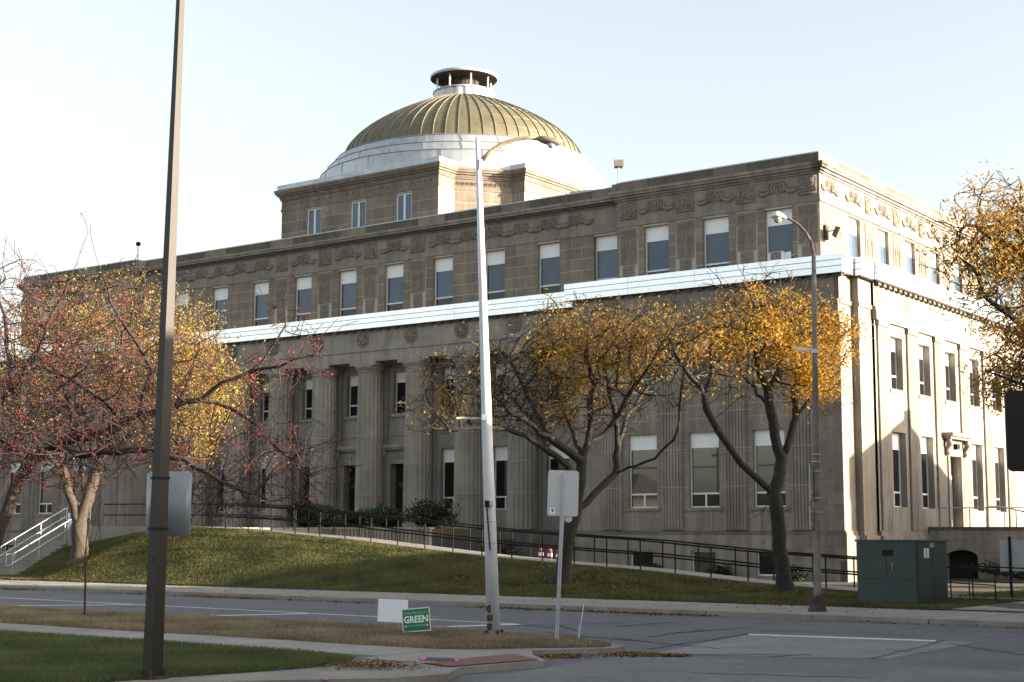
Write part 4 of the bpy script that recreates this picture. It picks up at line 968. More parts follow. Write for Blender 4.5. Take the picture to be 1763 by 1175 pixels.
# sapling on the verge
Yt = 36.2
sk = limbs(Yt, [[(145, 1062, 0), (146, 1030, 0), (147, 990, 0), (147, 955, 0), (150, 920, 0), (152, 885, 0)], [(147, 955, 0), (160, 915, .2), (166, 882, .2)], [(147, 955, 0), (134, 925, -.1), (122, 890, -.1)], [(150, 920, 0), (158, 890, 0), (160, 872, 0)], [(147, 965, 0), (160, 940, .1), (172, 905, .1)], [(146, 970, 0), (138, 945, 0), (128, 912, 0)]], .2, .004)
N = np.array([p for p, _ in sk]); PA = np.array([q for _, q in sk]); kk = np.bincount(PA[PA >= 0], minlength=len(N)); N, PA = add_twigs(N, PA, np.where(kk == 0)[0], .3, 2)
bb, _, _ = tree_mesh(N, PA, .004, r_base=.026)
sp0 = N[0]; sap = thing('sapling', 'thin bare young tree standing on the dry verge left of the dark pole', 'sapling', sp0)
for i in range(len(bb.v)): bb.v[i] = tuple(np.array(bb.v[i]) - sp0)
bb.build('trunk', barkr, sap, True)
# off to the right, unseen: a dark evergreen added so its shadow crosses the ramp
def conifer(a, c, h, r_):
    o = thing('added_evergreen', 'unseen narrow dark evergreen added across the side street', 'tree', sunL(a, c)); q = MB(); q.tube([(0, 0, 0), (0, 0, h * .9)], [.2, .03], 8); q.build('trunk', bark, o)
    n = 9000; z = rng.random(n) ** .8; P = np.stack([rng.normal(0, 1, n), rng.normal(0, 1, n), z], 1); P[:, :2] /= np.linalg.norm(P[:, :2], axis=1)[:, None]
    P[:, :2] *= (r_ * (1 - z * .85) * rng.random(n) ** .5)[:, None]; P[:, 2] = .6 + z * (h - .6)
    put('crown', quads_mesh('crown', leaf_arrays(P, rng.uniform(.3, .6, n), .3, .3), leafk), o)
conifer(14, 60.8, 9.2, 1.5)

# shrubs -----------------------------------------------------------------
def shrub(name, label, x, y, z, rx, ry, rz, n, m, size=.14, group=None):
    o = thing(name, label, 'shrub', toW(x, y, z), BROT, group)
    q = MB()
    for k in range(7):
        t = rng.uniform(0, 6.28); q.tube([(0, 0, 0), (rx * .4 * math.cos(t), ry * .4 * math.sin(t), rz * .6), (rx * .8 * math.cos(t), ry * .8 * math.sin(t), rz * 1.2)], [.03, .02, .008], 4)
    q.build('stem', bark, o)
    v = rng.normal(size=(n, 3)); v /= np.linalg.norm(v, axis=1)[:, None]; v *= rng.random(n)[:, None] ** .35
    v *= 1 + .22 * np.sin(v[:, :1] * 7 + v[:, 2:] * 5 + x); v[:, 2] = (v[:, 2] + 1) * .5
    put('crown', quads_mesh('crown', leaf_arrays(v * [rx, ry, rz * 2 * .62], rng.uniform(.6, 1.3, n) * size, .28, -.2), m), o)
sheet('planter_bed', [(-27.4, -5.9), (-17.9, -5.9), (-17.9, -3.2), (-27.4, -3.2)], 2.38, soil, th=.4)
pw = thing('planter_wall', 'pale ribbed planter wall below the green shrubs in front of the columns', 'wall', toW(-22.7, -6.1, 0), BROT)
q = MB(); q.box(-4.9, 4.9, 0, .2, 0, 2.34); q.build('wall_panel', lstone, pw)
for x in np.arange(-4.85, 4.85, .24):
    put('rib', cube(lstone), pw, (x, -.03, 1.2), 0, (.10, .06, 2.26))
q = MB(); q.box(-5, 5, -.08, .3, 2.341, 2.44); q.build('coping', lstone, pw)
for i, (x, lab, rx, rz, m) in enumerate(((-18.9, 'large rounded dark green shrub at the right end of the planter', 1.5, 1.1, leafk), (-22.0, 'light green shrub in the planter in front of the right doorway', 1.3, .85, leafg), (-24.0, 'small light green shrub between two larger ones in the planter', .9, .65, leafg), (-25.7, 'light green shrub in front of the middle doorway', 1.2, .9, leafg), (-27.2, 'dark twiggy shrub at the left end of the planter', 1.0, 1.15, leafk))):
    shrub('shrub', lab, x, -4.6, 2.38, rx, .8, rz, 2600, m, .15)
for x, lab in ((-8.9, 'small dark shrub by the leftmost cellar window'), (-5.4, 'small dark shrub by the middle cellar window'), (-1.9, 'small dark shrub by the cellar window nearest the corner')):
    shrub('shrub', lab, x, -1.0, .16, .55, .45, .55, 900, leafk, .12)
shrub('hedge', 'low dark hedge along the foot of the side stoop wall', 6.5, 7.6, .16, 4.0, .6, .75, 4200, leafk, .14)
shrub('shrub', 'dark shrub behind the ramp railing below the second column', -15.6, -3.6, .3, 1.1, .8, 1.35, 1600, leafk, .14)

# across the street behind the viewer: what the lower windows mirror
def behind(x, y): return toW(x, y, 0)
t1 = [q for q in bpy.data.objects if q.get('category') == 'tree' and q.parent is None and q.name.startswith('honey_locust_tree')]
for (x, y, k, rz, lab) in ((-22, -54, 0, 1.2, 'golden half bare tree across the street behind the viewer'), (-47, -50, 1, 2.4, 'bright golden tree farther along the street behind the viewer')):
    c = copy_tree(t1[k]); c.location = [float(v) for v in behind(x, y)]; c.rotation_euler = (0, 0, rz); c['label'] = lab; c['group'] = 'trees behind the viewer'
up = thing('utility_pole', 'brown wooden utility pole with wires behind the viewer', 'pole', behind(-33, -50))
q = MB(); q.tube([(0, 0, 0), (0, 0, 9.5)], [.16, .11], 8); q.build('shaft', bark, up)
q = MB(); q.box(-1.1, 1.1, -.06, .06, 8.7, 8.85); q.build('cross_arm', bark, up)
for x in (-.9, 0, .9):
    q = MB(); q.tube([(x + t * (28 if t > 0 else 28), t * -20, 9.0 - 1.2 * (1 - t * t)) for t in np.linspace(-1, 1, 15)], .02, 4); q.build('wire', blackm, up)
hb = thing('offscreen_brick_house', 'two storey brick house behind the viewer', 'house', behind(-75, -78), BROT, 'houses behind the viewer')
q = MB(); q.box(0, 16, -12, 0, 0, 6.2); q.build('wall', sidingm, hb)
q = MB(); q.hexa([(-.4, -12.4, 6.2), (16.4, -12.4, 6.2), (16.4, .4, 6.2), (-.4, .4, 6.2), (2, -6.2, 9), (14, -6.2, 9), (14, -5.8, 9), (2, -5.8, 9)]); q.build('roof', roofm, hb)
for x in (2.5, 7, 11.5):
    for z in (1, 4): q = MB(); q.box(x, x + 1.2, -.02, .05, z, z + 1.5); q.build('window', glassd, hb)
# ================================================================== railings
def railing(name, label, y, x0, x1, step, group, dz=0.):
    o = thing(name, label, 'railing', toW(x0, y, zr(x0)), BROT, group); zb = zr(x0)
    P = lambda x, h: (x - x0, 0, zr(x) - zb + h + dz)
    xs = np.linspace(x0, x1, 40)
    for h in (1.02, .52): q = MB(); q.tube([P(x, h) for x in xs], .033, 6); q.build('rail', blackm, o)
    n = int(round(abs(x1 - x0) / step))
    pm = MB(); pm.tube([(0, 0, -.1), (0, 0, 1.02)], .027, 6); pm = pm.mesh('post', blackm)
    for k in range(n + 1): put('post', pm, o, P(x0 + (x1 - x0) * k / n, 0))
    return o
railing('ramp_railing', 'black two rail railing along the lawn edge of the ramp', -13.93, 8.2, -24.4, 1.42, 'black railings of the ramp')
railing('ramp_railing', 'black two rail railing along the building side of the ramp', -12.27, 8.6, -24.0, 1.45, 'black railings of the ramp')
railing('ramp_railing', 'black railing round the raised landing left of the dark pole', -13.9, -24.9, -31.3, 1.6, 'black railings of the ramp')
railing('ramp_railing', 'black railing on the terrace behind the landing', -11.2, -21.5, -31.3, 1.9, 'black railings of the ramp', .05)
o = thing('path_railing', 'black railing beside the path right of the green cabinet', 'railing', toW(10.0, -15.2, .16), BROT)
for yy, x0, x1 in ((0, 0, 1.35), (2.2, -.2, 2.5)):
    q = MB(); q.tube([(x0 - .6, yy, 1.02), (x1, yy, .92), (x1, yy, 0)], .024, 6); q.tube([(x0 - .6, yy, .55), (x1, yy, .48)], .02, 6); q.build('rail', blackm, o)
    for k in (0, .5): q = MB(); q.tube([(x0 + (x1 - x0) * k, yy, 0), (x0 + (x1 - x0) * k, yy, .98)], .02, 6); q.build('post', blackm, o)

# ================================================================== left steps
st = thing('stone_steps', 'pale stone steps climbing from the pavement to the landing at the left edge', 'steps', toW(-33.78, -16.6, 0), BROT)
for k in range(13):
    q = MB(); q.box(-3.7, 0, .32 * k, 4.2, .15 + .175 * k, .15 + .175 * (k + 1) - .01); q.box(-3.72, .02, .32 * k - .03, .32 * k + .30, .15 + .175 * (k + 1) - .01, .15 + .175 * (k + 1) + .02); q.build('step', walkm, st)
sheet('step_path', [(-37.6, -20.8), (-33.7, -20.8), (-33.7, -16.6), (-37.6, -16.6)], .168, walkm)
for xo, off in ((-.14, 'right hand'), (-2.0, 'middle')):
    hr = thing('step_handrail', 'pale metal handrail on the ' + off + ' side of the left steps' if xo > -1 else 'pale metal handrail up the middle of the left steps', 'handrail', toW(-33.78 + xo, -16.6, .15), BROT, 'handrails of the left steps')
    a, q1 = np.array([0, -.35, .98]), np.array([0, 4.0, 2.27 + .95])
    for dz in (0, -.42): q = MB(); q.tube([a + [0, 0, dz], q1 + [0, 0, dz]], .03, 6); q.build('rail', galv, hr)
    q = MB(); q.tube([a, a + [0, -.35, 0], a + [0, -.35, -.55], a + [0, 0, -.45]], .026, 6); q.build('rail_end', galv, hr)
    for t in (.0, .33, .66, 1.0):
        p = a + (q1 - a) * t; q = MB(); q.tube([p, p - [0, 0, 1.05]], .022, 6); q.build('post', galv, hr)
o = thing('access_sign', 'white sign with blue marks fixed at the top of the left steps', 'sign', toW(-34.9, -12.9, 1.95), BROT)
q = MB(); q.box(-.28, .28, -.015, .015, .15, 1.15); q.build('panel', signw, o, rz=(0, 0, .25))
q = MB()
q.tube([(-.15, -.025, .85), (-.05, -.025, .98), (.08, -.025, .92), (.02, -.025, .78), (.15, -.025, .72)], .035, 5); q.tube([(-.12, -.025, .4), (0, -.025, .5), (.12, -.025, .36), (-.02, -.025, .28)], .035, 5)
bluem = mat('sign_blue', (.05, .14, .32), None, 2, .5); q.build('emblem', bluem, o, rz=(0, 0, .25))
q = MB(); q.tube([(0, .03, -.2), (0, .03, 1.1)], .025, 6); q.build('post', galv, o)

# ================================================================== poles
def polexyz(px, py, z=.12): return ground(px, py, z)
# dark square pole
b0 = polexyz(262, 1167); dY = b0[1]
o = thing('square_lamp_pole', 'tall dark brown square pole at the left, sunlit on one face near the top', 'pole', b0)
top = np.array([.09, 0, 11.2]); rot = R(-40)
def sq(hw, z, c): return [(c[0] + hw * 1.414 * math.cos(rot + math.pi / 4 + k * math.pi / 2), c[1] + hw * 1.414 * math.sin(rot + math.pi / 4 + k * math.pi / 2), z) for k in range(4)]
q = MB()
prev = None; zs = [.03, 1.2, 2.8, 5, 8, 11.2]; rings = []
for z in zs: rings += sq(.098 - .0057 * z, z, top * (z / 11.2))
for i in range(len(zs) - 1): q.add([rings[4 * i + k] for k in range(8)], [(k, (k + 1) % 4, 4 + (k + 1) % 4, 4 + k) for k in range(4)])
N_ = bronzep.node_tree.nodes; L_ = bronzep.node_tree.links         # rust blotches on the lower metre
q.build('shaft', bronzep, o)
q = MB(); q.prism([(.22 * math.cos(rot + k * math.pi / 2 + .785), .22 * math.sin(rot + k * math.pi / 2 + .785)) for k in range(4)], -.02, .03); q.build('base_plate', rustm, o)
for k in range(4):
    t = rot + k * math.pi / 2 + .785; q = MB(); q.tube([(.18 * math.cos(t), .18 * math.sin(t), .03), (.18 * math.cos(t), .18 * math.sin(t), .10)], .028, 6); q.build('anchor_bolt', rustm, o)
q = MB()
for k in range(16):
    f = k % 2; t = rot + (-math.pi / 2 if f else 0); z = rng.uniform(.1, 1.9) ** 1.0; hw = .098 - .0057 * z
    n_ = np.array([math.cos(t), math.sin(t), 0]); s_ = np.array([-n_[1], n_[0], 0]); c = n_ * (hw + .002) + s_ * rng.uniform(-.6, .6) * hw + [0, 0, z]
    ang = np.sort(rng.uniform(0, 6.28, 7)); q.add([c + s_ * math.cos(a) * rng.uniform(.01, .028) + np.array([0, 0, math.sin(a) * rng.uniform(.02, .09)]) for a in ang], [tuple(range(7))])
q.build('rust_stain', rustm, o, kind='stuff')
# sign panel behind it
zc_ = lambda py, Y=dY: at(0, py, Y)[2] - .12
sgn = thing('metal_sign_panel', 'curved blank metal sign panel strapped behind the dark square pole', 'sign', b0)
z0, z1 = zc_(922), zc_(810); hw = 79 * dY / FPX / 2; xo = .215 - .02; q = MB(); NX = 14
cx0 = at(286.5, 870, dY)[0] - b0[0]
prof = []
for i in range(NX + 1):
    u_ = -1 + 2 * i / NX; yb = .20 - .10 * u_ * u_ * (1.0 if u_ > 0 else .4); inset = .035 * max(0, (abs(u_) - .93) / .07) ** 2
    prof.append((cx0 + u_ * hw, yb, inset))
vs = []
for x, y, ins in prof: vs += [(x, y, z0 + ins), (x, y, z1 - ins), (x, y + .004, z0 + ins), (x, y + .004, z1 - ins)]
fs = []
for i in range(NX): a, c = 4 * i, 4 * i + 4; fs += [(a, c, c + 1, a + 1), (a + 2, a + 3, c + 3, c + 2), (a, a + 2, c + 2, c), (a + 1, c + 1, c + 3, a + 3)]
q.add(vs, fs); q.build('panel', signback, sgn, True)
for zz in (z0 + .10, z1 - .10):
    q = MB(); hwp = .098 - .0057 * zz + .012; r4 = sq(hwp, zz - .015, top * (zz / 11.2)) + sq(hwp, zz + .015, top * (zz / 11.2)); q.hexa(r4); q.build('strap', blackm, sgn)
# white lamp pole
b0 = polexyz(850, 1097); Y0 = b0[1]; P_ = lambda px, py, dy=0: at(px, py, Y0 + dy) - b0
o = thing('street_lamp', 'leaning white metal street lamp pole beside the two small yard signs', 'street lamp', b0)
q = MB(); tp = P_(822.5, 238); q.tube([(0, 0, .0), tp * .35, tp * .7, tp], [.135, .108, .078, .05], 16); q.build('shaft', whitepole, o, True)
q = MB(); k0 = P_(826, 283); q.tube([k0 - [0, 0, .12], k0 + [0, 0, .08]], .075, 10); q.build('collar', galv, o)
q = MB(); arm = [P_(829, 277), P_(843, 262), P_(862, 249), P_(885, 241), P_(908, 237.5), P_(928, 239)]; q.tube(arm, [.05, .045, .042, .04, .038, .038], 8); q.build('arm', mat('tan_arm', (.30, .235, .13), (.22, .17, .10), 4, .6), o, True)
q = MB()
for x, hgt, wd in ((0, .05, .06),): pass
h0 = P_(926, 240); ax = np.array([1, 0, -.07])
secs = [(0, .05, .05, 0), (.06, .085, .09, -.01), (.2, .11, .13, -.03), (.36, .10, .13, -.05), (.5, .05, .08, -.03)]
vs = []; 
for s_, hh, ww, dz in secs:
    c = h0 + ax * s_ + [0, 0, dz]
    for t in np.linspace(0, 2 * math.pi, 12, endpoint=False): vs.append(c + [0, ww * math.cos(t), hh * math.sin(t) * (1 if math.sin(t) > 0 else .7)])
q.add(vs, [(12 * i + k, 12 * i + (k + 1) % 12, 12 * i + 12 + (k + 1) % 12, 12 * i + 12 + k) for i in range(len(secs) - 1) for k in range(12)] + [tuple(range(11, -1, -1)), tuple(range(48, 60))])
lh = q.build('lamp_head', mat('dull_lamp_head', (.22, .19, .15), (.15, .13, .10), 4, .55), o, True)
q = MB(); c = h0 + ax * .28 + [0, 0, -.1]; q.lathe([(.01, -.07), (.06, -.06), (.10, .0), (.105, .03)], 12); q.build('lamp_glass', framem, lh, True, loc=c)
q = MB(); c = P_(844, 1068) + np.array([0, .022, 0]) ; 
q.tube([c + [0, -.13, .22], c + [0, -.145, .22]], .08, 12); q.tube([c + [0, -.13, -.12], c + [0, -.15, -.12]], .07, 12); q.tube([c + [-.01, -.135, .1], c + [.0, -.15, .0]], .06, 10); q.build('hand_hole', rustm, o)
for k in range(4):
    t = k * math.pi / 2 + .5; q = MB(); q.tube([(.17 * math.cos(t), .17 * math.sin(t), -.02), (.17 * math.cos(t), .17 * math.sin(t), .13)], .04, 6); q.build('anchor_bolt', rustm, o)
q = MB(); q.tube([(0, 0, -.02), (0, 0, .035)], .23, 12); q.build('base_plate', rustm, o)
for py in (899, 935): q = MB(); c = tp * ((P_(845, py)[2]) / tp[2]); q.tube([c - [0, 0, .012], c + [0, 0, .012]], .122, 16); q.build('band', galv, o)
o2 = thing('edge_on_sign', 'thin pale sign seen edge on, bracketed to the left of the white lamp pole', 'sign', b0 + P_(835, 720))
q = MB(); q.box(-.56, -.02, -.01, .02, -.022, .016); q.build('panel', mat('cream_panel', (.55, .55, .42), None, 3, .6), o2)
q = MB(); q.box(-.06, .06, -.12, -.05, -.06, .06); q.build('bracket', galv, o2)
o2 = thing('signal_bracket', 'small black box with a dark hanging rod clamped low on the white pole', 'bracket', b0 + P_(840, 868))
q = MB(); q.box(-.06, .03, -.19, -.10, -.06, .06); q.build('box', blackm, o2)
q = MB(); q.box(.03, .10, -.17, -.10, -.05, .05); q.build('clamp', galv, o2)
q = MB(); q.tube([(-.02, -.16, -.06), (.05, -.16, -.9)], .016, 6); q.build('rod', blackm, o2)
# grey lamp post at the right
b0 = polexyz(1408, 1053, .13); Y0 = b0[1]; P_ = lambda px, py, dy=0: at(px, py, Y0 + dy) - b0
o = thing('street_lamp', 'tall weathered grey lamp post with a curved arm in front of the building corner', 'street lamp', b0)
tp = P_(1401, 438); q = MB(); q.tube([(0, 0, 0), (0, 0, .25), tp * .3, tp * .65, tp], [.105, .10, .094, .078, .058], 12); q.build('shaft', poleg, o, True)
q = MB(); q.tube([(0, 0, -.02), (0, 0, .06), (.02, 0, .2), (.0, .0, .34), (0, 0, .42)], [.27, .24, .17, .17, .12], 9); q.build('base_cover', rustm, o)
q = MB(); q.tube([P_(1401, 470), P_(1401, 440), P_(1397, 418), P_(1388, 402), P_(1376, 388), P_(1362, 379), P_(1350, 374)], [.055, .05, .045, .042, .038, .035, .033], 8); q.build('arm', mat('rusty_arm', (.16, .11, .085), (.10, .07, .055), 4, .7), o, True)
h0 = P_(1354, 377); vs = []; secs = [(0, .05, .05, 0), (-.08, .10, .10, .02), (-.22, .15, .16, .03), (-.34, .13, .14, .02), (-.42, .05, .06, 0)]; q = MB()
for s_, hh, ww, dz in secs:
    c = h0 + [s_, 0, dz + s_ * -.12]
    for t in np.linspace(0, 2 * math.pi, 12, endpoint=False): vs.append(c + [0, ww * math.cos(t), hh * math.sin(t) * (1 if math.sin(t) > 0 else .35)])
q.add(vs, [(12 * i + k, 12 * i + (k + 1) % 12, 12 * i + 12 + (k + 1) % 12, 12 * i + 12 + k) for i in range(4) for k in range(12)] + [tuple(range(11, -1, -1)), tuple(range(48, 60))]); lh = q.build('lamp_head', whitepole, o, True)
q = MB(); q.lathe([(.01, -.14), (.06, -.13), (.11, -.06), (.125, 0)], 14); q.build('lamp_glass', mat('amber_glass', (.55, .45, .30), None, 3, .2), lh, True, loc=h0 + [-.24, 0, .02])
for py in (783, 795, 812, 858, 882): q = MB(); c = tp * (P_(1400, py)[2] / tp[2]); q.tube([c - [0, 0, .012], c + [0, 0, .012]], .13, 12); q.build('band', galv, o)
for k, (py0, py1) in enumerate(((799, 862), (872, 912))):
    o2 = thing('edge_on_sign', ('upper' if k == 0 else 'lower') + ' of two sign panels seen edge on, left of the tall grey lamp post', 'sign', b0 + P_(1397, (py0 + py1) / 2))
    hh = (py1 - py0) / 2 * Y0 / FPX; q = MB(); q.box(-.05, -.03, -.25, .35, -hh, hh); q.build('panel', signback, o2, rz=(0, 0, -.21))
    q = MB(); q.box(-.03, .03, -.02, .02, hh * .5, hh * .6); q.box(-.03, .03, -.02, .02, -hh * .6, -hh * .5); q.build('bracket', galv, o2)
o2 = thing('edge_on_sign', 'short pale street name blade seen edge on, high on the grey lamp post', 'sign', b0 + P_(1402, 605))
q = MB(); q.box(-.55, -.08, -.012, .012, -.02, .06); q.build('panel', whitepole, o2, rz=(0, .12, 0)); q = MB(); q.box(-.1, .1, -.1, .1, -.06, .06); q.build('bracket', galv, o2)
# sign post with a panel seen from behind
b0 = polexyz(958, 1105); Y0 = b0[1]; P_ = lambda px, py, dy=0: at(px, py, Y0 + dy) - b0
o = thing('road_sign', 'plain grey back of a road sign with a small 9 sticker on a perforated post', 'sign', b0)
q = MB(); t0, t1 = np.array([0, 0, -.1]), P_(971, 815); x_ = np.array([1., 0, 0]); y_ = np.array([0, 1., 0])
sec = [(-.038, .03), (-.038, .025), (-.022, .022), (-.018, -.022), (.018, -.022), (.022, .022), (.038, .025), (.038, .03)]
vs = [p + x_ * a + y_ * c_ for p in (t0, t1) for a, c_ in sec]; n = len(sec); q.add(vs, [(i, (i + 1) % n, n + (i + 1) % n, n + i) for i in range(n)] + [tuple(range(n, 2 * n))]); q.build('post', galv, o)
hm = MB()
for t in np.linspace(.03, .99, 62):
    p = t0 + (t1 - t0) * t; hm.tube([p + [0, -.0225, 0], p + [0, -.0245, 0]], .007, 6)
hm.build('post_hole', blackm, o, kind='stuff')
pl = MB(); w_, h_ = 53 * Y0 / FPX / 2, 78 * Y0 / FPX / 2; c = P_(969.5, 849.5); cor = []
for sx, sz, a0 in ((1, 1, 0), (-1, 1, 90), (-1, -1, 180), (1, -1, 270)):
    for da in (0, 30, 60, 90): a = R(a0 + da); cor.append((sx * (w_ - .05) + .05 * math.cos(a), sz * (h_ - .05) + .05 * math.sin(a)))
vs = [(x, .032, z) for x, z in cor] + [(x, .036, z) for x, z in cor]; n = len(cor); pl.add(vs, [tuple(range(n)), tuple(range(2 * n - 1, n - 1, -1))] + [(i, n + i, n + (i + 1) % n, (i + 1) % n) for i in range(n)]); pl.build('panel', signback, o, loc=c, rz=(0, R(1.5), 0))
q = MB(); q.box(-.05, .05, -.002, .002, -.055, .055); stk = q.build('sticker', signw, o, loc=c + np.array([-w_ + .09, .026, -h_ + .1]))
def text(body, size, m, parent, loc, rot_, name='lettering', bold=0., xs=1.):
    cu = bpy.data.curves.new(name, 'FONT'); cu.body = body; cu.size = size; cu.align_x = 'CENTER'; cu.align_y = 'CENTER'; cu.extrude = .001; cu.offset = bold; cu.resolution_u = 2
    tmp = bpy.data.objects.new('tmp', cu); C.objects.link(tmp); dg = bpy.context.evaluated_depsgraph_get(); me = bpy.data.meshes.new_from_object(tmp.evaluated_get(dg)); bpy.data.objects.remove(tmp)
    me.materials.clear(); me.materials.append(m); return put(name, me, parent, loc, rot_, (xs, 1, 1))
for dz in (-.25, .25):
    q = MB(); q.tube([(0, .02, dz), (0, -.032, dz)], .016, 8); q.build('bolt', galv, o, loc=c)
text('9', .10, letterk, stk, (0, -.004, 0), (R(90), 0, 0), bold=.003)
q = MB(); q.tube([(.0, .05, -h_ - .045), (.0, .054, -h_ - .045)], .075, 10); q.build('lower_panel', mat('cream_sign', (.55, .53, .42), None, 3, .6), o, loc=c + np.array([.10, .0, 0]))
# yard signs
def yard(name, label, px, py, wpx, yaw, roll_, lift, m, sz=(.61, .457), lean=0.):
    p = polexyz(px, py, .115); o = thing(name, label, 'yard sign', p, yaw, None)
    q = MB(); q.box(-sz[0] / 2, sz[0] / 2, -.003, .003, 0, sz[1]); pn = q.build('panel', m, o, loc=(0, 0, lift), rz=(lean, roll_, 0))
    for s in (-1, 1): q = MB(); q.tube([(s * .13, .004, -.05), (s * .13, .004, lift + .3)], .004, 5); q.build('wire_leg', galv, o)
    return o, pn
yard('yard_sign', 'blank white yard sign standing on two thin wires by the kerb', 675, 1089, 52, R(-6), R(2.0), .20, signw)
gs, pn = yard('yard_sign', 'small green and white campaign yard sign tilted beside the blank white one', 718, 1093, 44, R(-22), R(-5.5), .06, signw)
q = MB(); q.box(-.288, .288, -.005, -.0031, .018, .439); q.build('green_field', signg, pn)
for body, sz_, x, z, m, xs, bo in (('JENNIFER-RUTH', .082, 0, .362, letterg, .88, .001), ('GREEN', .185, 0, .235, letterw, .93, .006), ('FOR CONGRESS', .058, 0, .115, letterg, .92, .001)):
    text(body, sz_, m, pn, (x, -.0065, z), (R(90), 0, 0), bold=bo, xs=xs)
for s in (-1, 1):
    st_ = MB(); pts_ = [(.03 * (1 if k % 2 == 0 else .4) * math.sin(k * math.pi / 5), .03 * (1 if k % 2 == 0 else .4) * math.cos(k * math.pi / 5)) for k in range(10)]
    st_.add([(x, -.0065, z) for x, z in pts_], [tuple(range(10))]); st_.build('star', letterw, pn, loc=(s * .235, 0, .115))
yard('yard_sign', 'thin leaning yard sign seen almost edge on near the kerb nose', 996, 1103, 8, R(86), 0, .02, signw, (.61, .66), R(9))
# transformer cabinet
cb = [toL(ground(1492, 1038, .15)), toL(ground(1582, 1043, .15)), toL(ground(1626, 1038, .15))]
o = thing('utility_cabinet', 'dark green utility cabinet on the grass by the building corner', 'cabinet', toW(9.35, -17.4, .14), BROT + R(-3))
q = MB(); q.box(-.93, .93, -1.05, 1.05, .02, 1.78); q.build('body', cabm, o)
q = MB(); q.box(-.97, .97, -1.09, 1.09, 1.783, 1.84); q.build('lid', cabm, o)
q = MB(); q.box(-1.05, 1.05, -1.2, 1.2, -.1, .015); q.build('pad', concrete, o)
for x0, x1 in ((-.90, -.01), (.01, .90)): q = MB(); q.box(x0, x1, -1.068, -1.051, .72, 1.75); q.build('door', cabm, o)
q = MB(); q.box(-.90, .90, -1.066, -1.051, .06, .69); q.build('lower_panel', cabm, o)
for y0, y1 in ((-1.02, -.01), (.01, 1.02)): q = MB(); q.box(.931, .945, y0, y1, .06, 1.74); q.build('side_panel', cabm, o)
q = MB(); q.box(-.12, .22, -1.074, -1.069, 1.38, 1.55); q.build('plate', blackm, o)
for y in (-.52, -.32): q = MB(); q.box(.946, .952, y - .07, y + .07, 1.32, 1.60); q.build('label_sticker', signw, o)
q = MB(); q.box(.946, .954, -.20, .12, 1.62, 1.76); q.build('danger_sticker', mat('cream_sticker', (.5, .48, .38), (.1, .1, .1), 12, .5), o)
q = MB(); q.tube([(.2, -1.075, .95), (.2, -1.10, 1.0), (.2, -1.10, 1.12), (.2, -1.075, 1.17)], .012, 6); q.build('handle', galv, o)
bl = mat('blue_chalk', (.05, .07, .30), (.04, .06, .2), 9, .8)
for x, z in ((.55, 1.70), (.0, .66)): q = MB(); q.box(x - .12, x + .12, -1.0695, -1.0685, z - .02, z + .02); q.build('chalk_mark', bl, o, kind='stuff')
# sign with black post at the right
p = ground(1742, 1030, .16)
o = thing('post_sign', 'pale blank sign panel on a black post at the right edge', 'sign', p, R(-4)); Yp = p[1]
q = MB(); q.tube([(0, 0, -.05), (0, 0, at(0, 918, Yp)[2] - .16)], .045, 8); q.build('post', blackm, o)
q = MB(); q.box(-.30, .75, .05, .07, at(0, 978, Yp)[2] - .16, at(0, 924, Yp)[2] - .16); q.build('panel', signback, o)
# dark sign cut by the right edge
Yd = 15.; c = at(1775, 742, Yd)
o = thing('dark_sign', 'dark back of a sign with rounded corners cut by the right edge', 'sign', (c[0] + .25, c[1], 0))
w_, h_ = .245 + .25, 70 * Yd / FPX; cor = []; q = MB()
for sx, sz, a0 in ((1, 1, 0), (-1, 1, 90), (-1, -1, 180), (1, -1, 270)):
    for da in (0, 30, 60, 90): a = R(a0 + da); cor.append((sx * (w_ - .06) + .06 * math.cos(a), sz * (h_ - .06) + .06 * math.sin(a)))
vs = [(x, 0, z) for x, z in cor] + [(x, .03, z) for x, z in cor]; n = len(cor); q.add(vs, [tuple(range(n)), tuple(range(2 * n - 1, n - 1, -1))] + [(i, n + i, n + (i + 1) % n, (i + 1) % n) for i in range(n)]); q.build('panel', bronzep, o, loc=(0, 0, c[2]))
q = MB(); q.tube([(.1, .06, -.05), (.1, .06, c[2] + h_)], .04, 8); q.build('post', blackm, o)

# ================================================================== roof and wall floodlights, air conditioner, barrels
def mast(label, px, py0, py1, y, head):
    l0 = toL(at(px, py0, 1)); 
    d = ray(px, py0); t = ((O - CAM) @ EY + y) / (d @ EY); Pb = CAM + d * t; Yb = Pb[1]; hgt = at(px, py1, Yb)[2] - Pb[2]
    o = thing('roof_light', label, 'floodlight', Pb - [0, 0, .3])
    q = MB(); q.tube([(0, 0, 0), (0, 0, hgt + .2)], .045, 6); q.build('mast', galv, o)
    q = MB()
    if head == 'box': q.box(-.20, .20, -.16, .16, hgt + .18, hgt + .50); q.box(-.24, .24, -.2, -.15, hgt + .2, hgt + .54)
    else: q.lathe([(.03, -.12), (.13, -.1), (.17, 0), (.14, .1), (.02, .16)], 12)
    q.build('lamp_head', blackm if head != 'box' else poleg, o, loc=(0, 0, 0 if head == 'box' else hgt + .2))
    return o
mast('square floodlight on a thin mast above the parapet right of the dome', 1065, 318, 285, 1.9, 'box')
mast('small round dark lamp on a thin mast above the parapet at the far left', 237, 450, 418, 1.9, 'ball')
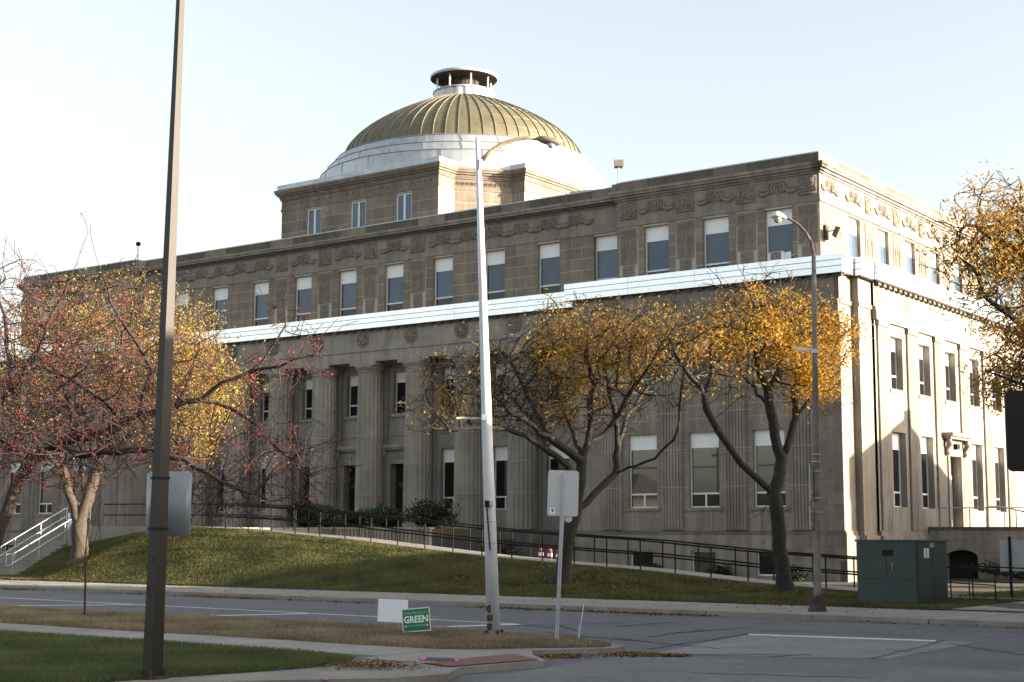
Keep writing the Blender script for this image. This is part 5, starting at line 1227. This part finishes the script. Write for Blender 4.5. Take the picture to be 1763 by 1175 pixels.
def wflood(label, y):
    o = thing('wall_floodlight', label, 'floodlight', toW(-1.45, y, 15.75), BROT, None)
    q = MB(); q.box(0, .12, -.16, .16, -.35, .3); q.build('mount', rustm, o)
    q = MB(); q.tube([(.1, 0, 0), (.5, 0, .05)], .035, 6); q.build('arm', galv, o)
    q = MB(); q.hexa([(.42, -.22, -.22), (.62, -.22, -.38), (.62, .22, -.38), (.42, .22, -.22), (.62, -.22, .18), (.86, -.22, .10), (.86, .22, .10), (.62, .22, .18)]); q.build('lamp_head', poleg, o)
    q = MB(); q.tube([(.06, 0, .3), (.06, 0, .65)], .02, 6); q.build('conduit', galv, o)
wflood('boxy floodlight on the sunlit top storey wall next to the corner', 1.95)
wflood('floodlight at the far end of the sunlit top storey wall', 22.7)
o = thing('air_conditioner', 'grey window air conditioner in the top storey window nearest the corner', 'air conditioner', toW(PW[2] - .05, 1.55, 14.56), BROT)
q = MB(); q.box(-.33, .33, -.36, .1, 0, .40); q.build('case', framem, o)
for z in np.arange(.05, .36, .05): q = MB(); q.box(-.27, .27, -.372, -.36, z, z + .03); q.build('louvre', blackm, o)
for s in (-1, 1): q = MB(); x0, x1 = sorted((s * .335, s * .6)); q.box(x0, x1, -.02, .02, 0, .40); q.build('side_filler', blindm, o)
for k, (x, lab) in enumerate(((-7.95, 'left of three red and white traffic posts behind the ramp railing'), (-7.52, 'middle one of three red and white traffic posts behind the ramp railing'), (-7.12, 'right of three red and white traffic posts behind the ramp railing'))):
    o = thing('traffic_post', lab, 'traffic post', toW(x, -11.2, zr(x) - .62), BROT, 'red and white traffic posts')
    q = MB(); q.tube([(0, 0, .05), (0, 0, .9), (0, 0, 1.0)], [.10, .09, .04], 10); q.build('tube', orangem, o)
    for z in (.42, .66): q = MB(); q.tube([(0, 0, z), (0, 0, z + .12)], .102, 10); q.build('white_band', signw, o)
    q = MB(); q.tube([(0, 0, 0), (0, 0, .05)], .2, 8); q.build('base', blackm, o)

# ================================================================== grass and fallen leaves
def in_poly(x, y, poly):
    c = np.zeros(len(x), bool); n = len(poly)
    for i in range(n):
        (x0, y0), (x1, y1) = poly[i], poly[(i + 1) % n]
        t = ((y0 > y) != (y1 > y)) & (x < (x1 - x0) * (y - y0) / (y1 - y0 + 1e-12) + x0); c ^= t
    return c
def fov(W, m=90):
    d = W - CAM; z = d @ FWD; px = 881.5 + FPX * (d @ RT) / z; py = 587.5 - FPX * (d @ UP) / z
    return (px > -m) & (px < 1763 + m) & (py < 1175 + m) & (z > 3)
def blades(name, label, n, xr, yr, poly, zf, h, wd, m, clump=0.):
    x = rng.uniform(*xr, n); y = rng.uniform(*yr, n)
    k = np.ones(n, bool) if poly is None else in_poly(x, y, poly)
    x, y = x[k], y[k]; z = zf(x, y)
    if name == 'far_grass': g_ = (x > -33.75) | (x < -37.7); x, y, z = x[g_], y[g_], z[g_]
    W = O + x[:, None] * EX + y[:, None] * EY + np.stack([0 * z, 0 * z, z], 1); f = fov(W); W = W[f]; x = x[f]; y = y[f]
    n = len(W); v = np.sin(x * 1.3 + y * .8) * np.sin(y * 1.7 - x * .5) + .6 * np.sin(x * 3.1 + 1) * np.sin(y * 2.7); rn = np.clip(.5 + .28 * v + rng.normal(0, .22, n), 0, 1)
    hh = h * rng.uniform(.5, 1.3, n) * (1 + clump * v)
    d = np.stack([rng.normal(0, .45, n), rng.normal(0, .45, n), np.ones(n)], 1); th = rng.uniform(0, np.pi, n); s = np.stack([np.cos(th), np.sin(th), 0 * th], 1)
    Q = np.stack([W - s * wd, W + s * wd, W + d * hh[:, None] + s * wd * .3, W + d * hh[:, None] - s * wd * .3], 1)
    return put(name, quads_mesh(name, Q, m, rn), None, kind='stuff', label=label, cat='grass')
nl = [(-90, -41.55), (8.5, -41.7), (10.05, -42.15), (10.6, -42.9), (10.6, -43.8), (10.4, -45), (10.15, -46), (10.0, -47), (10.1, -49), (-90, -49)]
blades('lawn_grass', 'short green grass of the near lawn at the bottom left', 300000, (-12, 11), (-48.8, -41.5), nl, lambda x, y: np.full(len(x), .112), .065, .006, bladeg)
vg = [(-90, -35.45), (5, -35.5), (8.25, -35.9), (10.2, -36.3), (11.15, -36.62), (11.65, -37.08), (11.72, -37.45), (11.2, -38.15), (10.7, -38.7), (10.3, -39.3), (9.5, -39.85), (-90, -39.85)]
blades('verge_grass', 'dry straw coloured grass of the verge between footway and road', 330000, (-32, 12), (-40, -35.3), vg, lambda x, y: np.full(len(x), .11), .075, .006, bladed, .3)
blades('far_grass', 'green lawn grass on the slope below the ramp', 300000, (-46, 12), (-20.85, -14), None, np.vectorize(zl), .07, .011, bladel)
blades('side_grass', 'grass between the path and the side stoop at the right', 60000, (9, 24), (-13, 6), None, lambda x, y: np.full(len(x), .16), .07, .012, bladel)
def leaves(name, label, n, fn, size, m=litter):
    L3 = fn(n); W = O + L3[:, :1] * EX + L3[:, 1:2] * EY + np.stack([0 * L3[:, 2], 0 * L3[:, 2], L3[:, 2]], 1)
    f = fov(W); W = W[f]; n = len(W); th = rng.uniform(0, 6.28, n); a = np.stack([np.cos(th), np.sin(th), rng.normal(0, .3, n)], 1); b_ = np.stack([-np.sin(th), np.cos(th), rng.normal(0, .3, n)], 1)
    s = size * rng.uniform(.5, 1.3, n)[:, None]; Q = np.stack([W - a * s, W - b_ * s * .5, W + a * s, W + b_ * s * .5], 1); Q[:, :, 2] += .012
    return put(name, quads_mesh(name, Q, m), None, kind='stuff', label=label, cat='fallen leaves')
def kerbleaves(n):
    x = rng.uniform(-45, 22, n); keep = (np.sin(x * .45) + np.sin(x * 1.13 + 1) * .7 + rng.normal(0, .5, n)) > .35; x = x[keep]
    y = -25.14 - np.abs(rng.normal(0, .28, len(x))); return np.stack([x, y, np.full(len(x), .008)], 1)
leaves('kerb_leaves', 'brown fallen leaves along the foot of the far kerb', 16000, kerbleaves, .05)
def noseleaves(n):
    t = rng.random(n); P0, P1 = np.array([12.0, -37.7]), np.array([13.2, -37.2]); p = P0 + (P1 - P0) * t[:, None] + rng.normal(0, .24, (n, 2)) * (1.3 - t[:, None]); 
    t2 = rng.random(n // 2); q = np.array([11.4, -38.6]) + np.stack([rng.normal(.1, .3, n // 2), rng.normal(0, .25, n // 2)], 1); p = np.concatenate([p, q]); return np.concatenate([p, np.full((len(p), 1), .01)], 1)
leaves('kerb_leaves', 'brown fallen leaves round the nose of the near kerb', 1500, noseleaves, .035)
def lawnleaves(n):
    c = rng.random(n); x = np.where(c < .42, rng.normal(-2.5, 3.2, n), np.where(c < .64, rng.normal(4.9, 1.6, n), np.where(c < .88, rng.normal(-26.5, 3.2, n), rng.uniform(-33, 9, n)))); y = rng.uniform(-20.6, -14.1, n)
    v = np.sin(x * .9 + y * 1.3) + np.sin(x * 2.3 - y * 1.1 + 2) * .8 + np.sin(x * 5.1 + y * 4.3) * .5 + rng.normal(0, .7, n); k = (v > .3) & (x > -33.6)
    x, y = x[k], y[k]; z = np.vectorize(zl)(x, y) + .035; return np.stack([x, y, z], 1)
leaves('lawn_leaves', 'brown and yellow fallen leaves under the trees on the far lawn', 26000, lawnleaves, .055)
def walkleaves(n):
    x = rng.uniform(-40, 20, n); y = np.where(rng.random(n) < .6, -20.8 - np.abs(rng.normal(0, .35, n)), rng.uniform(-24.9, -20.8, n)); return np.stack([x, y, np.full(n, .135)], 1)
leaves('walk_leaves', 'scattered leaves on the far pavement', 2200, walkleaves, .035)
def vergeleaves(n):
    x = rng.uniform(-25, 11, n); y = np.where(rng.random(n) < .5, -39.7 + rng.normal(0, .15, n), rng.uniform(-39.5, -34, n)); k = in_poly(x, y, vg); return np.stack([x[k], y[k], np.full(k.sum(), .15)], 1)
leaves('verge_leaves', 'small brown leaves lying in the dry verge', 2500, vergeleaves, .03)
def islleaves(n):
    t = rng.random(n); a = np.array([12.3, -44.2]); p = np.array([[10.6, -43.0]]) + np.stack([rng.normal(.4, .5, n), rng.normal(0, .35, n)], 1); k2 = n // 3; p[:k2] = np.array([12.9, -44.6]) + rng.normal(0, .2, (k2, 2)) * [1, 2.5]
    return np.concatenate([p, np.where(np.arange(n) < k2, .01, .125)[:, None]], 1)
leaves('corner_leaves', 'dead leaves and dirt on the near footway corner', 1800, islleaves, .03)
